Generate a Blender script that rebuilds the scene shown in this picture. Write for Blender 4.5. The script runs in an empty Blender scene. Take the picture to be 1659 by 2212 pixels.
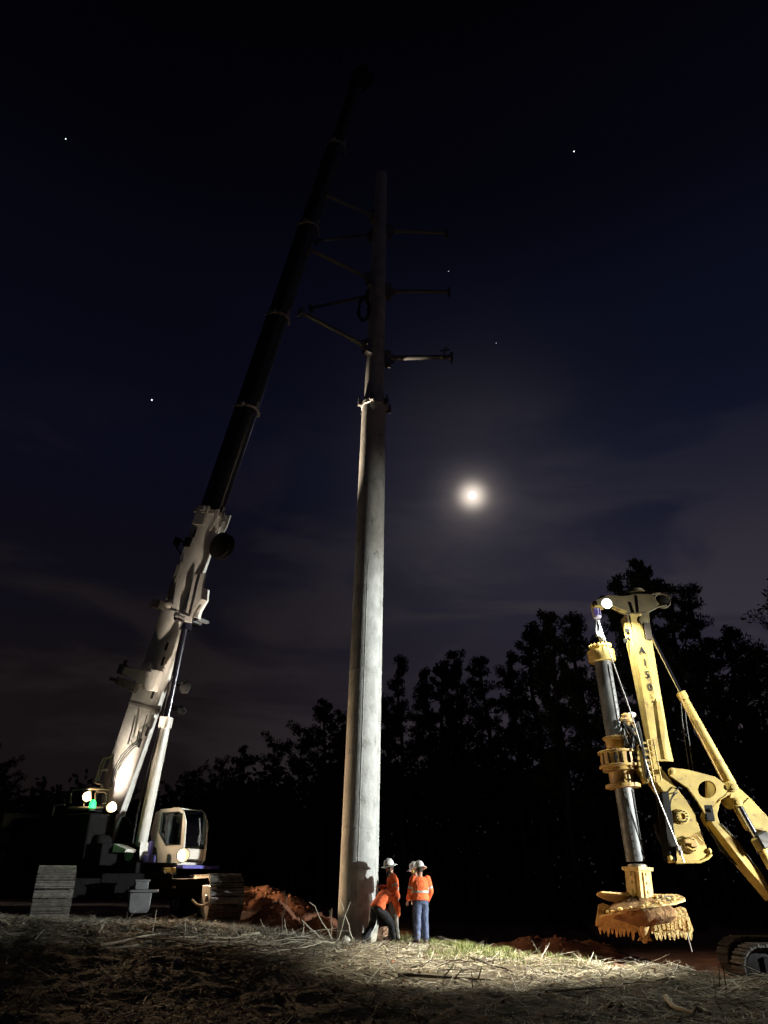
import bpy, bmesh, math, random
from mathutils import Vector, Matrix, noise
from mathutils.geometry import tessellate_polygon
random.seed(7)
R = math.radians
scene = bpy.context.scene
COL = scene.collection
V = Vector
# ------------------------------------------------------------------ camera
PITCH = R(26.86); FPX = 1597.0; CAM = V((0, 0, 1.6))
FW = V((0, math.cos(PITCH), math.sin(PITCH))); UP = V((0, -math.sin(PITCH), math.cos(PITCH)))
cd = bpy.data.cameras.new('camera'); cam = bpy.data.objects.new('camera', cd); COL.objects.link(cam)
cam.location = CAM; cam.rotation_euler = (math.pi/2 + PITCH, 0, 0)
cd.sensor_fit = 'VERTICAL'; cd.sensor_height = 24; cd.lens = FPX/2212*24
cd.clip_start = .1; cd.clip_end = 4000
scene.camera = cam

def ray(px, py):
    return FW + V((1, 0, 0))*((px-829.5)/FPX) + UP*((1106-py)/FPX)
def at(px, py, Y):                       # where the line of sight meets the upright plane y = Y
    d = ray(px, py); return CAM + d*(Y/d.y)
def on_plane(px, py, p0, n):
    d = ray(px, py); return CAM + d*((p0-CAM).dot(n)/d.dot(n))
def ppm(P):                              # reference pixels per metre at P
    return FPX/((P-CAM).dot(FW))
def sst(a, b, x):
    t = max(0, min(1, (x-a)/(b-a))); return t*t*(3-2*t)
def lerp(a, b, t): return a+(b-a)*t

# ------------------------------------------------------------------ objects
def tag(o, label=None, cat=None, group=None, kind=None):
    if label: o['label'] = label
    if cat: o['category'] = cat
    if group: o['group'] = group
    if kind: o['kind'] = kind
    return o
def empty(name, loc, label, cat, group=None):
    o = bpy.data.objects.new(name, None); COL.objects.link(o); o.location = loc
    o.empty_display_size = .2
    return tag(o, label, cat, group)
def root_loc(o):
    while o.parent: o = o.parent
    return V(o.location)
def frame(t, ref=V((0, 0, 1))):
    t = t.normalized()
    if abs(t.dot(ref)) > .97: ref = V((1, 0, 0))
    a = ref.cross(t).normalized(); return a, t.cross(a).normalized()

class MB:
    def __init__(s): s.v = []; s.f = []; s.m = []; s.mi = 0
    def add(s, vs, fs):
        n = len(s.v); s.v += [V(v) for v in vs]
        for f in fs: s.f.append([i+n for i in f]); s.m.append(s.mi)
        return s
    def box(s, c, size, ax=None):
        c = V(c); X, Y, Z = ax if ax else (V((1,0,0)), V((0,1,0)), V((0,0,1)))
        hx, hy, hz = size[0]/2, size[1]/2, size[2]/2
        vs = [c + X*(hx*i) + Y*(hy*j) + Z*(hz*k) for k in (-1,1) for j in (-1,1) for i in (-1,1)]
        return s.add(vs, [(0,2,3,1),(4,5,7,6),(0,1,5,4),(2,6,7,3),(0,4,6,2),(1,3,7,5)])
    def tube(s, pts, r, seg=8, cap=True, ref=V((0,0,1))):
        pts = [V(p) for p in pts]
        if not isinstance(r, (list, tuple)): r = [r]*len(pts)
        vs = []; fs = []; A = None
        for i, p in enumerate(pts):
            t = (pts[min(i+1, len(pts)-1)] - pts[max(i-1, 0)]).normalized()
            if A is None: A, B = frame(t, ref)
            else:
                A = (A - t*A.dot(t)); A = A.normalized() if A.length > 1e-6 else frame(t)[0]
                B = t.cross(A)
            for k in range(seg):
                w = 2*math.pi*k/seg; vs.append(p + A*(r[i]*math.cos(w)) + B*(r[i]*math.sin(w)))
        for i in range(len(pts)-1):
            for k in range(seg):
                a = i*seg+k; b = i*seg+(k+1) % seg; fs.append((a, b, b+seg, a+seg))
        if cap: fs.append(tuple(reversed(range(seg)))); fs.append(tuple(range((len(pts)-1)*seg, len(pts)*seg)))
        return s.add(vs, fs)
    def lathe(s, o, axis, prof, seg=24, cap=True):
        o = V(o); axis = V(axis).normalized(); A, B = frame(axis)
        vs = []; fs = []
        for (r, h) in prof:
            for k in range(seg):
                w = 2*math.pi*k/seg; vs.append(o + axis*h + A*(r*math.cos(w)) + B*(r*math.sin(w)))
        for i in range(len(prof)-1):
            for k in range(seg):
                a = i*seg+k; b = i*seg+(k+1) % seg; fs.append((a, b, b+seg, a+seg))
        if cap: fs.append(tuple(reversed(range(seg)))); fs.append(tuple(range((len(prof)-1)*seg, len(prof)*seg)))
        return s.add(vs, fs)
    def prism(s, pts, vec, holes=()):
        loops = [[V(p) for p in pts]] + [[V(p) for p in h] for h in holes]
        vec = V(vec); flat = [p for l in loops for p in l]; n = len(flat)
        tris = tessellate_polygon(loops)
        fs = []
        for t in tris: fs.append(tuple(t)); fs.append(tuple(i+n for i in reversed(t)))
        k = 0
        for l in loops:
            m = len(l)
            for i in range(m): fs.append((k+i, k+(i+1) % m, k+(i+1) % m+n, k+i+n))
            k += m
        return s.add(flat+[p+vec for p in flat], fs)
    def loft(s, rings, cap=True):
        n = len(rings[0]); vs = [p for r in rings for p in r]; fs = []
        for i in range(len(rings)-1):
            for k in range(n):
                a = i*n+k; b = i*n+(k+1) % n; fs.append((a, b, b+n, a+n))
        if cap: fs.append(tuple(reversed(range(n)))); fs.append(tuple(range((len(rings)-1)*n, len(rings)*n)))
        return s.add(vs, fs)
    def ball(s, c, r, seg=10, rings=7, ax=None):
        c = V(c); X, Y, Z = ax if ax else (V((1,0,0)), V((0,1,0)), V((0,0,1)))
        if not isinstance(r, (list, tuple)): r = (r, r, r)
        rr = []
        for i in range(rings+1):
            a = math.pi*(i+.02)/(rings+.04); z = -math.cos(a); q = math.sin(a)
            rr.append([c + X*(r[0]*q*math.cos(2*math.pi*k/seg)) + Y*(r[1]*q*math.sin(2*math.pi*k/seg)) + Z*(r[2]*z) for k in range(seg)])
        return s.loft(rr)
    def build(s, name, mats, parent=None, smooth=40, bevel=0, loc=None, fix=True):
        off = root_loc(parent) if parent else (V(loc) if loc is not None else V((0,0,0)))
        me = bpy.data.meshes.new(name)
        me.from_pydata([v-off for v in s.v], [], s.f)
        mats = mats if isinstance(mats, (list, tuple)) else [mats]
        for m in mats: me.materials.append(m)
        if len(mats) > 1: me.polygons.foreach_set('material_index', s.m)
        if fix:
            bm = bmesh.new(); bm.from_mesh(me); bmesh.ops.recalc_face_normals(bm, faces=bm.faces); bm.to_mesh(me); bm.free()
        if smooth:
            me.shade_smooth(); me.set_sharp_from_angle(angle=R(smooth))
        o = bpy.data.objects.new(name, me); COL.objects.link(o)
        if parent: o.parent = parent
        else: o.location = off
        if bevel:
            b = o.modifiers.new('bevel', 'BEVEL'); b.width = bevel; b.segments = 2; b.limit_method = 'ANGLE'; b.angle_limit = R(40)
        return o
def circle(c, r, A, B, n=24, ph=0):
    return [V(c) + A*(r*math.cos(2*math.pi*k/n+ph)) + B*(r*math.sin(2*math.pi*k/n+ph)) for k in range(n)]

# ------------------------------------------------------------------ materials
def mat(name, c1, c2=None, scale=4, rough=.6, metal=0, bump=0, bscale=30, stretch=(1,1,1), spots=None, lo=.35, hi=.65, coat=0):
    m = bpy.data.materials.new(name); m.use_nodes = True; nt = m.node_tree; N = nt.nodes; L = nt.links
    b = N['Principled BSDF']; b.inputs['Roughness'].default_value = rough; b.inputs['Metallic'].default_value = metal
    b.inputs['Coat Weight'].default_value = coat
    c2 = c2 or tuple(x*.75 for x in c1)
    tc = N.new('ShaderNodeTexCoord'); mp = N.new('ShaderNodeMapping'); mp.inputs['Scale'].default_value = stretch
    L.new(tc.outputs['Object'], mp.inputs['Vector'])
    nz = N.new('ShaderNodeTexNoise'); nz.inputs['Scale'].default_value = scale; nz.inputs['Detail'].default_value = 8
    nz.inputs['Roughness'].default_value = .65
    L.new(mp.outputs[0], nz.inputs['Vector'])
    cr = N.new('ShaderNodeValToRGB'); e = cr.color_ramp.elements
    e[0].position = lo; e[0].color = (*c2, 1); e[1].position = hi; e[1].color = (*c1, 1)
    L.new(nz.outputs['Fac'], cr.inputs['Fac']); out = cr.outputs['Color']
    if spots:                                    # (colour, scale, threshold): dirt or wear
        sc, ss, st = spots
        n2 = N.new('ShaderNodeTexNoise'); n2.inputs['Scale'].default_value = ss; n2.inputs['Detail'].default_value = 6; n2.inputs['Roughness'].default_value = .7
        L.new(mp.outputs[0], n2.inputs['Vector'])
        r2 = N.new('ShaderNodeValToRGB'); r2.color_ramp.elements[0].position = st; r2.color_ramp.elements[1].position = st+.1
        L.new(n2.outputs['Fac'], r2.inputs['Fac'])
        mx = N.new('ShaderNodeMix'); mx.data_type = 'RGBA'; L.new(r2.outputs['Color'], mx.inputs['Factor'])
        L.new(out, mx.inputs[6]); mx.inputs[7].default_value = (*sc, 1); out = mx.outputs[2]
    L.new(out, b.inputs['Base Color'])
    rr = N.new('ShaderNodeMapRange'); rr.inputs['To Min'].default_value = min(1, rough+.12); rr.inputs['To Max'].default_value = max(.05, rough-.1)
    L.new(nz.outputs['Fac'], rr.inputs['Value']); L.new(rr.outputs[0], b.inputs['Roughness'])
    if bump:
        n3 = N.new('ShaderNodeTexNoise'); n3.inputs['Scale'].default_value = bscale; n3.inputs['Detail'].default_value = 6
        L.new(tc.outputs['Object'], n3.inputs['Vector'])
        bp = N.new('ShaderNodeBump'); bp.inputs['Strength'].default_value = bump; bp.inputs['Distance'].default_value = .05
        L.new(n3.outputs['Fac'], bp.inputs['Height']); L.new(bp.outputs[0], b.inputs['Normal'])
    return m
def glow(name, c, s):
    m = bpy.data.materials.new(name); m.use_nodes = True; b = m.node_tree.nodes['Principled BSDF']
    b.inputs['Base Color'].default_value = (*c, 1); b.inputs['Emission Color'].default_value = (*c, 1); b.inputs['Emission Strength'].default_value = s
    return m
def glassy(name, tint=(.5,.55,.55), alpha=.25):
    m = bpy.data.materials.new(name); m.use_nodes = True; nt = m.node_tree; N = nt.nodes; L = nt.links
    N.remove(N['Principled BSDF']); t = N.new('ShaderNodeBsdfTransparent'); g = N.new('ShaderNodeBsdfGlossy'); g.inputs['Roughness'].default_value = .05
    t.inputs['Color'].default_value = (*tint, 1); mx = N.new('ShaderNodeMixShader'); mx.inputs[0].default_value = alpha*.4
    L.new(t.outputs[0], mx.inputs[1]); L.new(g.outputs[0], mx.inputs[2]); L.new(mx.outputs[0], N['Material Output'].inputs['Surface'])
    return m
yellow = mat('yellow_paint', (.49,.355,.09), (.32,.22,.058), 2.2, .65, spots=((.2,.11,.045), 4.5, .57), bump=.06, bscale=9)
yellow_dirty = mat('dirty_yellow_paint', (.5,.33,.08), (.28,.15,.06), 5, .55, spots=((.18,.09,.04), 6, .57))
white_paint = mat('white_crane_paint', (.74,.72,.68), (.6,.57,.52), 2, .42, spots=((.25,.2,.15), 4, .7), coat=.3)
cream_paint = mat('cream_cab_paint', (.7,.66,.6), (.58,.54,.48), 2, .4, spots=((.3,.25,.2), 6, .72), coat=.3)
black_paint = mat('black_boom_paint', (.012,.012,.013), (.008,.008,.009), 3, .33, coat=.2)
collar_paint = mat('boom_collar_paint', (.4,.37,.33), (.28,.26,.23), 5, .5)
dark_steel = mat('dark_greasy_steel', (.022,.021,.02), (.011,.01,.01), 6, .6, .2, bump=.1)
grey_steel = mat('grey_steel', (.15,.155,.165), (.09,.09,.095), 5, .45, .5)
chrome = mat('chromed_rod', (.6,.6,.63), (.5,.5,.54), 3, .12, 1)
track_steel = mat('worn_track_steel', (.26,.24,.215), (.1,.09,.08), 7, .42, .55, bump=.25, bscale=18, spots=((.2,.11,.06), 4, .6))
kelly_steel = mat('kelly_bar_steel', (.15,.15,.15), (.06,.06,.06), 3, .52, .4, bump=.15, stretch=(2,2,.7), spots=((.14,.08,.05), 3, .6))
shaded_track = mat('shade_darkened_track_steel', (.085,.078,.07), (.03,.027,.024), 7, .5, .4, bump=.25, bscale=18)  # rig track colour darkened to imitate its lack of light
rubber = mat('black_rubber', (.02,.02,.02), (.012,.012,.012), 8, .6)
blue_paint = mat('blue_step_paint', (.1,.1,.42), (.07,.07,.3), 6, .5)
olive_shaded = mat('shade_darkened_head_paint', (.13,.1,.045), (.08,.06,.03), 4, .55)  # olive darkened in the colour itself to imitate the unlit mast head
concrete = mat('spun_concrete', (.5,.5,.48), (.3,.3,.285), 2.4, .8, bump=.2, bscale=14, stretch=(1.6,1.6,.9), spots=((.22,.215,.2), 2.2, .59), lo=.3, hi=.62)
galvanised = mat('galvanised_arm', (.22,.22,.22), (.15,.15,.15), 8, .5, .6)
clay = mat('red_clay', (.22,.085,.04), (.13,.05,.025), 5, .9, bump=.7, bscale=9, spots=((.3,.15,.08), 8, .62))
auger_mud = mat('auger_clay_coat', (.7,.54,.22), (.48,.28,.09), 6, .8, bump=.7, bscale=16, spots=((.62,.45,.24), 9, .56))
auger_steel = mat('scraped_flight_steel', (.4,.38,.34), (.3,.24,.16), 5, .5, .4)
bark = mat('tree_bark', (.07,.055,.045), (.04,.032,.027), 9, .9, bump=.5)
needles = mat('pine_needles', (.05,.07,.03), (.03,.045,.02), 2, .8)
leaves = mat('broad_leaves', (.06,.075,.03), (.035,.05,.02), 2, .8)
stick_pale = mat('peeled_wood', (.5,.45,.34), (.36,.3,.21), 10, .8, bump=.3)
stick_dark = mat('wet_bark_wood', (.09,.07,.05), (.05,.04,.03), 10, .85, bump=.3)
skin = mat('skin', (.5,.29,.2), (.44,.24,.16), 12, .55)
hat_white = mat('hard_hat_shell', (.78,.77,.73), (.66,.64,.6), 6, .35, spots=((.2,.22,.25), 14, .68))
orange_cloth = mat('orange_hi_vis_cloth', (.85,.16,.045), (.7,.11,.03), 10, .85, bump=.5, bscale=22)
band_cloth = mat('reflective_band', (.5,.5,.47), (.36,.36,.34), 20, .4)
blue_denim = mat('blue_denim', (.1,.13,.24), (.06,.08,.15), 9, .9, bump=.5, bscale=24)
grey_denim = mat('pale_grey_denim', (.4,.4,.38), (.28,.28,.26), 9, .9, bump=.5, bscale=24)
black_cloth = mat('black_work_cloth', (.022,.022,.026), (.014,.014,.017), 9, .9, bump=.5, bscale=24)
boot_tan = mat('tan_boot_leather', (.13,.085,.05), (.08,.05,.03), 12, .7)
boot_dark = mat('dark_boot_leather', (.03,.025,.022), (.02,.017,.015), 12, .7)
beard_hair = mat('dark_brown_hair', (.05,.03,.02), (.03,.018,.012), 30, .8, bump=.4)
letter_black = mat('black_lettering', (.012,.012,.012), (.01,.01,.01), 5, .5)
glass = glassy('cab_glass')
warm_lens = glow('warm_lamp_lens', (1, .72, .36), 7)
cool_lens = glow('cool_lamp_lens', (.92, 1, .97), 11)
dish_white = mat('lamp_reflector', (.85,.84,.8), (.8,.79,.75), 4, .35)
under_shaded = mat('shade_blackened_undercarriage', (.008,.008,.008), (.005,.005,.005), 5, .85)  # near-black colour stands in for the shade on the crane's lower works
for m_ in (under_shaded, dark_steel): m_.node_tree.nodes['Principled BSDF'].inputs['Specular IOR Level'].default_value = .12
green_lens = glow('green_lamp_lens', (.03, 1, .16), 2.4)
# ------------------------------------------------------------------ people
def remeshed(mb, voxel, smooth_it=3):
    me = bpy.data.meshes.new('tmp'); me.from_pydata(mb.v, [], mb.f)
    bm = bmesh.new(); bm.from_mesh(me); bmesh.ops.recalc_face_normals(bm, faces=bm.faces); bm.to_mesh(me); bm.free()
    ob = bpy.data.objects.new('tmp', me); COL.objects.link(ob)
    r = ob.modifiers.new('r', 'REMESH'); r.mode = 'VOXEL'; r.voxel_size = voxel; r.use_smooth_shade = True
    s = ob.modifiers.new('s', 'SMOOTH'); s.iterations = smooth_it; s.factor = .5
    dg = bpy.context.evaluated_depsgraph_get(); out = bpy.data.meshes.new_from_object(ob.evaluated_get(dg))
    bpy.data.objects.remove(ob); bpy.data.meshes.remove(me); return out
def finish(name, me, mats, parent, pick=None):
    off = root_loc(parent); me.name = name; me.materials.clear()
    for m in (mats if isinstance(mats, (list, tuple)) else [mats]): me.materials.append(m)
    if pick:
        me.polygons.foreach_set('material_index', [pick(p.center) for p in me.polygons])
    else: me.polygons.foreach_set('material_index', [0]*len(me.polygons))
    me.transform(Matrix.Translation(-off)); me.shade_smooth()
    o = bpy.data.objects.new(name, me); COL.objects.link(o); o.parent = parent; return o
def wrinkle(me, s1, s2):                 # cloth folds
    nr = [V(v.normal) for v in me.vertices]; co = []
    for v, n_ in zip(me.vertices, nr):
        p = V(v.co); q = p + n_*(.013*noise.noise(V((p.x*s1.x, p.y*s1.y, p.z*s1.z))) + .006*noise.noise(p*s2)); co += [q.x, q.y, q.z]
    me.vertices.foreach_set('co', co); me.update()
def ering(c, ra, da, hw, hd, n=20): return [c + ra*(hw*math.cos(2*math.pi*k/n)) + da*(hd*math.sin(2*math.pi*k/n)) for k in range(n)]
def torso(mb, secs, ra, grow=0):
    # secs: (centre, half width, half depth)
    cs = [s[0] for s in secs]; rings = []
    for i, (c, hw, hd) in enumerate(secs):
        t = (cs[min(i+1, len(cs)-1)]-cs[max(i-1, 0)]).normalized(); da = t.cross(ra).normalized(); r2 = da.cross(t).normalized()
        rings.append(ering(c, r2, da, hw+grow, hd+grow))
    mb.loft(rings)
def limb(mb, pts, rad, grow=0, sub=4):
    P = []; Rr = []
    for i in range(len(pts)-1):
        for k in range(sub): P.append(pts[i].lerp(pts[i+1], k/sub)); Rr.append(lerp(rad[i], rad[i+1], k/sub)+grow)
    P.append(pts[-1]); Rr.append(rad[-1]+grow)
    # soften the corners
    Q = P[:]
    for i in range(1, len(P)-1): Q[i] = (P[i-1]+P[i]*2+P[i+1])/4
    mb.tube(Q, Rr, 14); mb.ball(Q[0], Rr[0], 12, 8); mb.ball(Q[-1], Rr[-1], 12, 8)
def hand(mb, w, d, pn, side, curl=.5):
    d = d.normalized(); pn = (pn - d*pn.dot(d)).normalized(); sx = d.cross(pn)*side   # sx: towards the thumb
    mb.loft([ering(w + d*q, sx, pn, hw, hd, 10) for q, hw, hd in ((-.02, .028, .02), (.02, .036, .019), (.06, .043, .016), (.09, .042, .014), (.1, .036, .01))])
    for i, (x, ln) in enumerate(((.033, .07), (.011, .078), (-.011, .072), (-.033, .056))):
        b = w + d*.092 + sx*x; p1 = b + d*(ln*.45) + pn*(ln*.18*curl); p2 = p1 + d*(ln*.3*(1-.4*curl)) + pn*(ln*.3*curl); p3 = p2 + d*(ln*.25*(1-.9*curl)) + pn*(ln*.28*curl)
        mb.tube([b - d*.02, p1, p2, p3], [.0095, .009, .008, .006], 8)
    b = w + d*.025 + sx*.03; mb.tube([b - sx*.01, b + sx*.025 + d*.028 + pn*.01, b + sx*.03 + d*.055 + pn*.022, b + sx*.026 + d*.078 + pn*.03], [.014, .012, .0105, .007], 8)
def head_shape(mb, c, f, r, u):
    mb.loft([[c + u*z + f*fo + r*(hw*math.cos(2*math.pi*k/18)) + f*(hd*math.sin(2*math.pi*k/18)) for k in range(18)] for z, hw, hd, fo in
             ((-.135, .03, .03, .045), (-.12, .048, .055, .03), (-.09, .06, .075, .016), (-.05, .068, .088, .006), (0, .074, .094, .0), (.05, .077, .097, -.004), (.09, .068, .086, -.006), (.115, .045, .058, -.006), (.125, .012, .015, -.006))])
    mb.loft([[c + u*z + f*(fo) + r*(w*s) + f*(d*q) for s, q in ((-1, 0), (0, 1), (1, 0), (0, -.6))] for z, w, d, fo in ((.02, .01, .014, .085), (-.02, .014, .026, .088), (-.04, .018, .03, .086), (-.05, .012, .014, .086))])
    for s in (-1, 1): mb.ball(c + r*(s*.078) - u*.012 - f*.012, (.012, .02, .033), 8, 6, (r, f, u))
    mb.ball(c + f*.078 - u*.078, (.03, .016, .011), 8, 6, (r, f, u)); mb.ball(c + f*.07 + u*.028, (.055, .022, .011), 8, 6, (r, f, u))
def hard_hat(parent, c, f, r, u, brim=.075, shadow=None):
    mb = MB(); o = c + u*.05
    prof = [(1.0, 0), (1.0, .02), (.97, .06), (.88, .1), (.7, .135), (.42, .158), (.12, .166)]
    mb.loft([[o + u*z + f*(.142*k*math.cos(w)) + r*(.118*k*math.sin(w)) for w in [2*math.pi*i/28 for i in range(28)]] for k, z in prof])
    mb.tube([o + f*.13 + u*.04, o + f*.085 + u*.14, o + u*.172, o - f*.085 + u*.14, o - f*.13 + u*.04], .016, 8)
    sh = mb.build('hard_hat', hat_white, parent, 50)
    mb = MB(); n = 36
    def br(k, z): return [o + u*(z + (.012*math.cos(w*2))) + f*((.142+brim*k*(1.15 if math.cos(w) > 0 else 1.0))*math.cos(w)) + r*((.118+brim*k*.85)*math.sin(w)) for w in [2*math.pi*i/n for i in range(n)]]
    mb.loft([br(-.12, .0), br(-.12, .01), br(.5, .0), br(1, -.018), br(1.0, -.026), br(.5, -.01), br(-.12, .0)], False)
    mb.build('brim', hat_white, sh, 50)
    return sh
def person(label, foot, H, j, top_m, leg_m, boot_m, band=None, hat=True, beard=False, gloves=None, brim=.075, hair=True, ear=None, stripes=False):
    """j: joints in (right, forward, up); H: heading"""
    H = V((H[0], H[1], 0)).normalized(); Rr = V((H.y, -H.x, 0)); U = V((0, 0, 1))
    W = lambda p: foot + Rr*p[0] + H*p[1] + U*p[2]
    pr = empty('person', foot, label, 'person', 'workers at the pole foot')
    Jt = {k: W(p) for k, p in j.items() if k not in ('hf', 'hu', 'ra')}
    hf = (Rr*j['hf'][0] + H*j['hf'][1] + U*j['hf'][2]).normalized(); hu = (Rr*j['hu'][0] + H*j['hu'][1] + U*j['hu'][2]); hu = (hu - hf*hu.dot(hf)).normalized(); hr = hf.cross(hu)
    ra = (Jt['shR']-Jt['shL']).normalized()
    pel, wst, cst, nck, hd = Jt['pelvis'], Jt['waist'], Jt['chest'], Jt['neck'], Jt['head']
    shm = (Jt['shR']+Jt['shL'])/2
    up_t = (nck-wst).normalized()
    tsec = [(pel - (wst-pel).normalized()*.08, .15, .1), (pel, .175, .125), (wst, .16, .112), (wst.lerp(cst, .5), .175, .12), (cst, .19, .13), (cst.lerp(shm, .6), .185, .125), (shm + up_t*.02, .15, .09), (nck.lerp(shm, .45), .075, .07)]
    body = MB(); torso(body, tsec, ra)
    for s in 'LR':
        limb(body, [Jt['sh'+s], Jt['el'+s], Jt['wr'+s]], [.062, .047, .032]); limb(body, [Jt['hip'+s], Jt['kn'+s], Jt['an'+s]], [.092, .062, .042])
        body.ball(Jt['an'+s] - U*.04 + H*.06, (.04, .1, .035), 10, 6, (Rr, H, U))
    limb(body, [nck - up_t*.04, hd - hu*.06], [.062, .058])
    head_shape(body, hd, hf, hr, hu)
    for s, sg in (('L', 1), ('R', -1)):
        d = (Jt['wr'+s]-Jt['el'+s]).normalized(); pn = (H*.3 + (pel-Jt['wr'+s]).normalized()).normalized(); hand(body, Jt['wr'+s] + d*.02, d, pn, sg, .55)
    bm_ = remeshed(body, .0075, 2)
    eye = [hd + hf*.09 + hr*(.032*s) + hu*.006 for s in (-1, 1)]
    hands_c = [Jt['wrL'] + (Jt['wrL']-Jt['elL']).normalized()*.1, Jt['wrR'] + (Jt['wrR']-Jt['elR']).normalized()*.1]
    eye_m = boot_dark
    def pick(c):
        if min((c-e).length for e in eye) < .011: return 1
        if gloves and min((c-h).length for h in hands_c) < .13: return 2
        return 0
    bo = finish('body', bm_, [skin, eye_m, gloves or skin], pr, pick)
    # shirt
    sm = MB(); ts = [(pel.lerp(wst, -.15), .19, .135)] + [(pel.lerp(wst, .5), .18, .13)] + tsec[2:7] + [(nck.lerp(shm, .62), .09, .08)]
    torso(sm, ts, ra, .03)
    for s in 'LR':
        e, w_ = Jt['el'+s], Jt['wr'+s]; limb(sm, [Jt['sh'+s], e, w_ - (w_-e).normalized()*.03], [.075, .06, .046], .016)
    me = remeshed(sm, .012, 4)
    # cloth folds
    wrinkle(me, V((6, 6, 4)), 16)
    mats = [top_m, band_cloth]
    pk = None
    if band:
        bc = wst.lerp(cst, band)
        arms = {s: Jt['el'+s].lerp(Jt['sh'+s], .3) for s in 'LR'}
        def pk(c):
            dt = abs((c-bc).dot(up_t)); near = (c-bc - up_t*(c-bc).dot(up_t)).length
            if dt < .028 and near < .235: return 1
            for s in 'LR':
                ax = (Jt['el'+s]-Jt['sh'+s]).normalized(); q = c-arms[s]
                if abs(q.dot(ax)) < .025 and (q-ax*q.dot(ax)).length < .09 and (c-bc).length > .2: return 1
            dd = c-cst
            lat = abs(dd.dot(ra)); hgt = (c-bc).dot(up_t)
            if stripes and abs(lat-.12) < .024 and dd.dot(ra) < 0 and 0 < hgt < .5 and (c-shm).length < .5 and (c - cst - ra*dd.dot(ra)).length < .45: return 1
            return 0
    finish('shirt', me, mats, pr, pk)
    tm = MB(); torso(tm, [(pel - (wst-pel).normalized()*.1, .15, .11), (pel, .18, .132), (pel.lerp(wst, .75), .172, .122)], ra, .014)
    for s in 'LR': limb(tm, [Jt['hip'+s], Jt['kn'+s], Jt['an'+s] - U*.02 + (Jt['kn'+s]-Jt['an'+s]).normalized()*.02], [.1, .078, .066], .012)
    me = remeshed(tm, .012, 4)
    wrinkle(me, V((7, 7, 9)), 20)
    finish('trousers', me, leg_m, pr)
    for s in 'LR':
        b = MB(); a = Jt['an'+s]; fd = Rr*(.25 if s == 'R' else -.25) + H; fd.normalize(); sd = V((fd.y, -fd.x, 0))
        b.loft([ering(a + U*z + fd*fo, sd, fd, hw, hd_, 14) for z, fo, hw, hd_ in ((-.09, .055, .05, .15), (-.05, .055, .055, .155), (-.02, .03, .052, .11), (.02, .0, .054, .07), (.1, -.005, .058, .066))])
        b.build('boot', boot_m, pr, 60)
    if hair:
        b = MB(); b.loft([ering(hd + hu*z - hf*.012, hr, hf, hw, hd_, 18) for z, hw, hd_ in ((-.05, .072, .075), (0, .081, .09), (.05, .085, .103), (.09, .076, .094))]); me = b
        b.build('hair', beard_hair, pr, 60)
    if beard:
        b = MB(); b.loft([ering(hd + hu*z + hf*fo, hr, hf, hw, hd_, 16) for z, fo, hw, hd_ in ((-.2, .075, .02, .02), (-.17, .068, .045, .042), (-.13, .05, .062, .06), (-.09, .035, .07, .068), (-.06, .02, .076, .072), (-.03, -.0, .079, .07))]); b.build('beard', beard_hair, pr, 60)
    if ear:
        for s in (-1, 1):
            b = MB(); b.lathe(hd + hr*(.078*s) - hu*.01, hr*s, [(.03, 0), (.045, .01), (.045, .035), (.03, .045)], 16); b.build('ear_muff', mat('ear_muff_yellow', (.6,.5,.15), (.45,.36,.1), 8, .5), pr, 50)
    if hat: hard_hat(pr, hd + hu*.02, hf, hr, hu, brim)
    return pr
def standing(armL, armR, lean=0.0, turn=0, hf=(0, 1, -.15), stride=.0, h=1.0):
    d = dict(pelvis=(0, 0, .95), waist=(0, .01, 1.08), chest=(0, .02+lean*.5, 1.29), neck=(0, .03+lean, 1.5), head=(0, .075+lean*1.3, 1.63),
             shL=(-.185, .02+lean*.9, 1.43), shR=(.185, .02+lean*.9, 1.43), elL=armL[0], wrL=armL[1], elR=armR[0], wrR=armR[1],
             hipL=(-.09, 0, .9), hipR=(.09, 0, .9), knL=(-.11, .03-stride*.5, .49), knR=(.11, .03+stride*.5, .49), anL=(-.13, -stride, .09), anR=(.13, stride, .09))
    d = {k: tuple(x*h for x in v) for k, v in d.items()}
    d.update(hf=hf, hu=(0, .1, 1)); return d
def at_feet(px, py, Y): P = at(px, py, Y); return V((P.x, Y, P.z))
# bearded worker by the pole
fa = at_feet(851, 2032, 21.72)
A_ = person('bearded worker in orange shirt and pale grey trousers standing beside the pole, facing left', fa, (-.97, -.1), standing(((-.27, -.03, 1.16), (-.17, .2, 1.1)), ((.26, .06, 1.15), (.12, .32, 1.2)), lean=.02, hf=(0, 1, -.22), stride=.06, h=1.015),
       orange_cloth, grey_denim, boot_tan, band=.35, beard=True, gloves=mat('pale_gloves', (.6,.58,.52), (.5,.47,.42), 10, .8))
# worker seen from behind
fb = at_feet(911, 2036, 21.15)
B_p = person('worker in orange shirt and blue jeans seen from behind, right of the others', fb, (-.22, .98), standing(((-.26, .07, 1.15), (-.2, .24, .98)), ((.27, .02, 1.14), (.22, .16, .93)), lean=.0, hf=(-.35, 1, -.2), stride=.07, h=.985),
       orange_cloth, blue_denim, boot_tan, band=.25)
# worker mostly hidden behind that one
fc = at_feet(905, 2030, 22.15)
C_p = person('worker in orange with hard hat and yellow ear protection, half hidden behind another worker', fc, (-.7, .55), standing(((-.27, .03, 1.15), (-.24, .16, .93)), ((.26, .02, 1.15), (.22, .14, .93)), lean=.02, hf=(0, 1, -.3), h=.985),
       orange_cloth, black_cloth, boot_dark, band=.3, ear=True)
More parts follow.
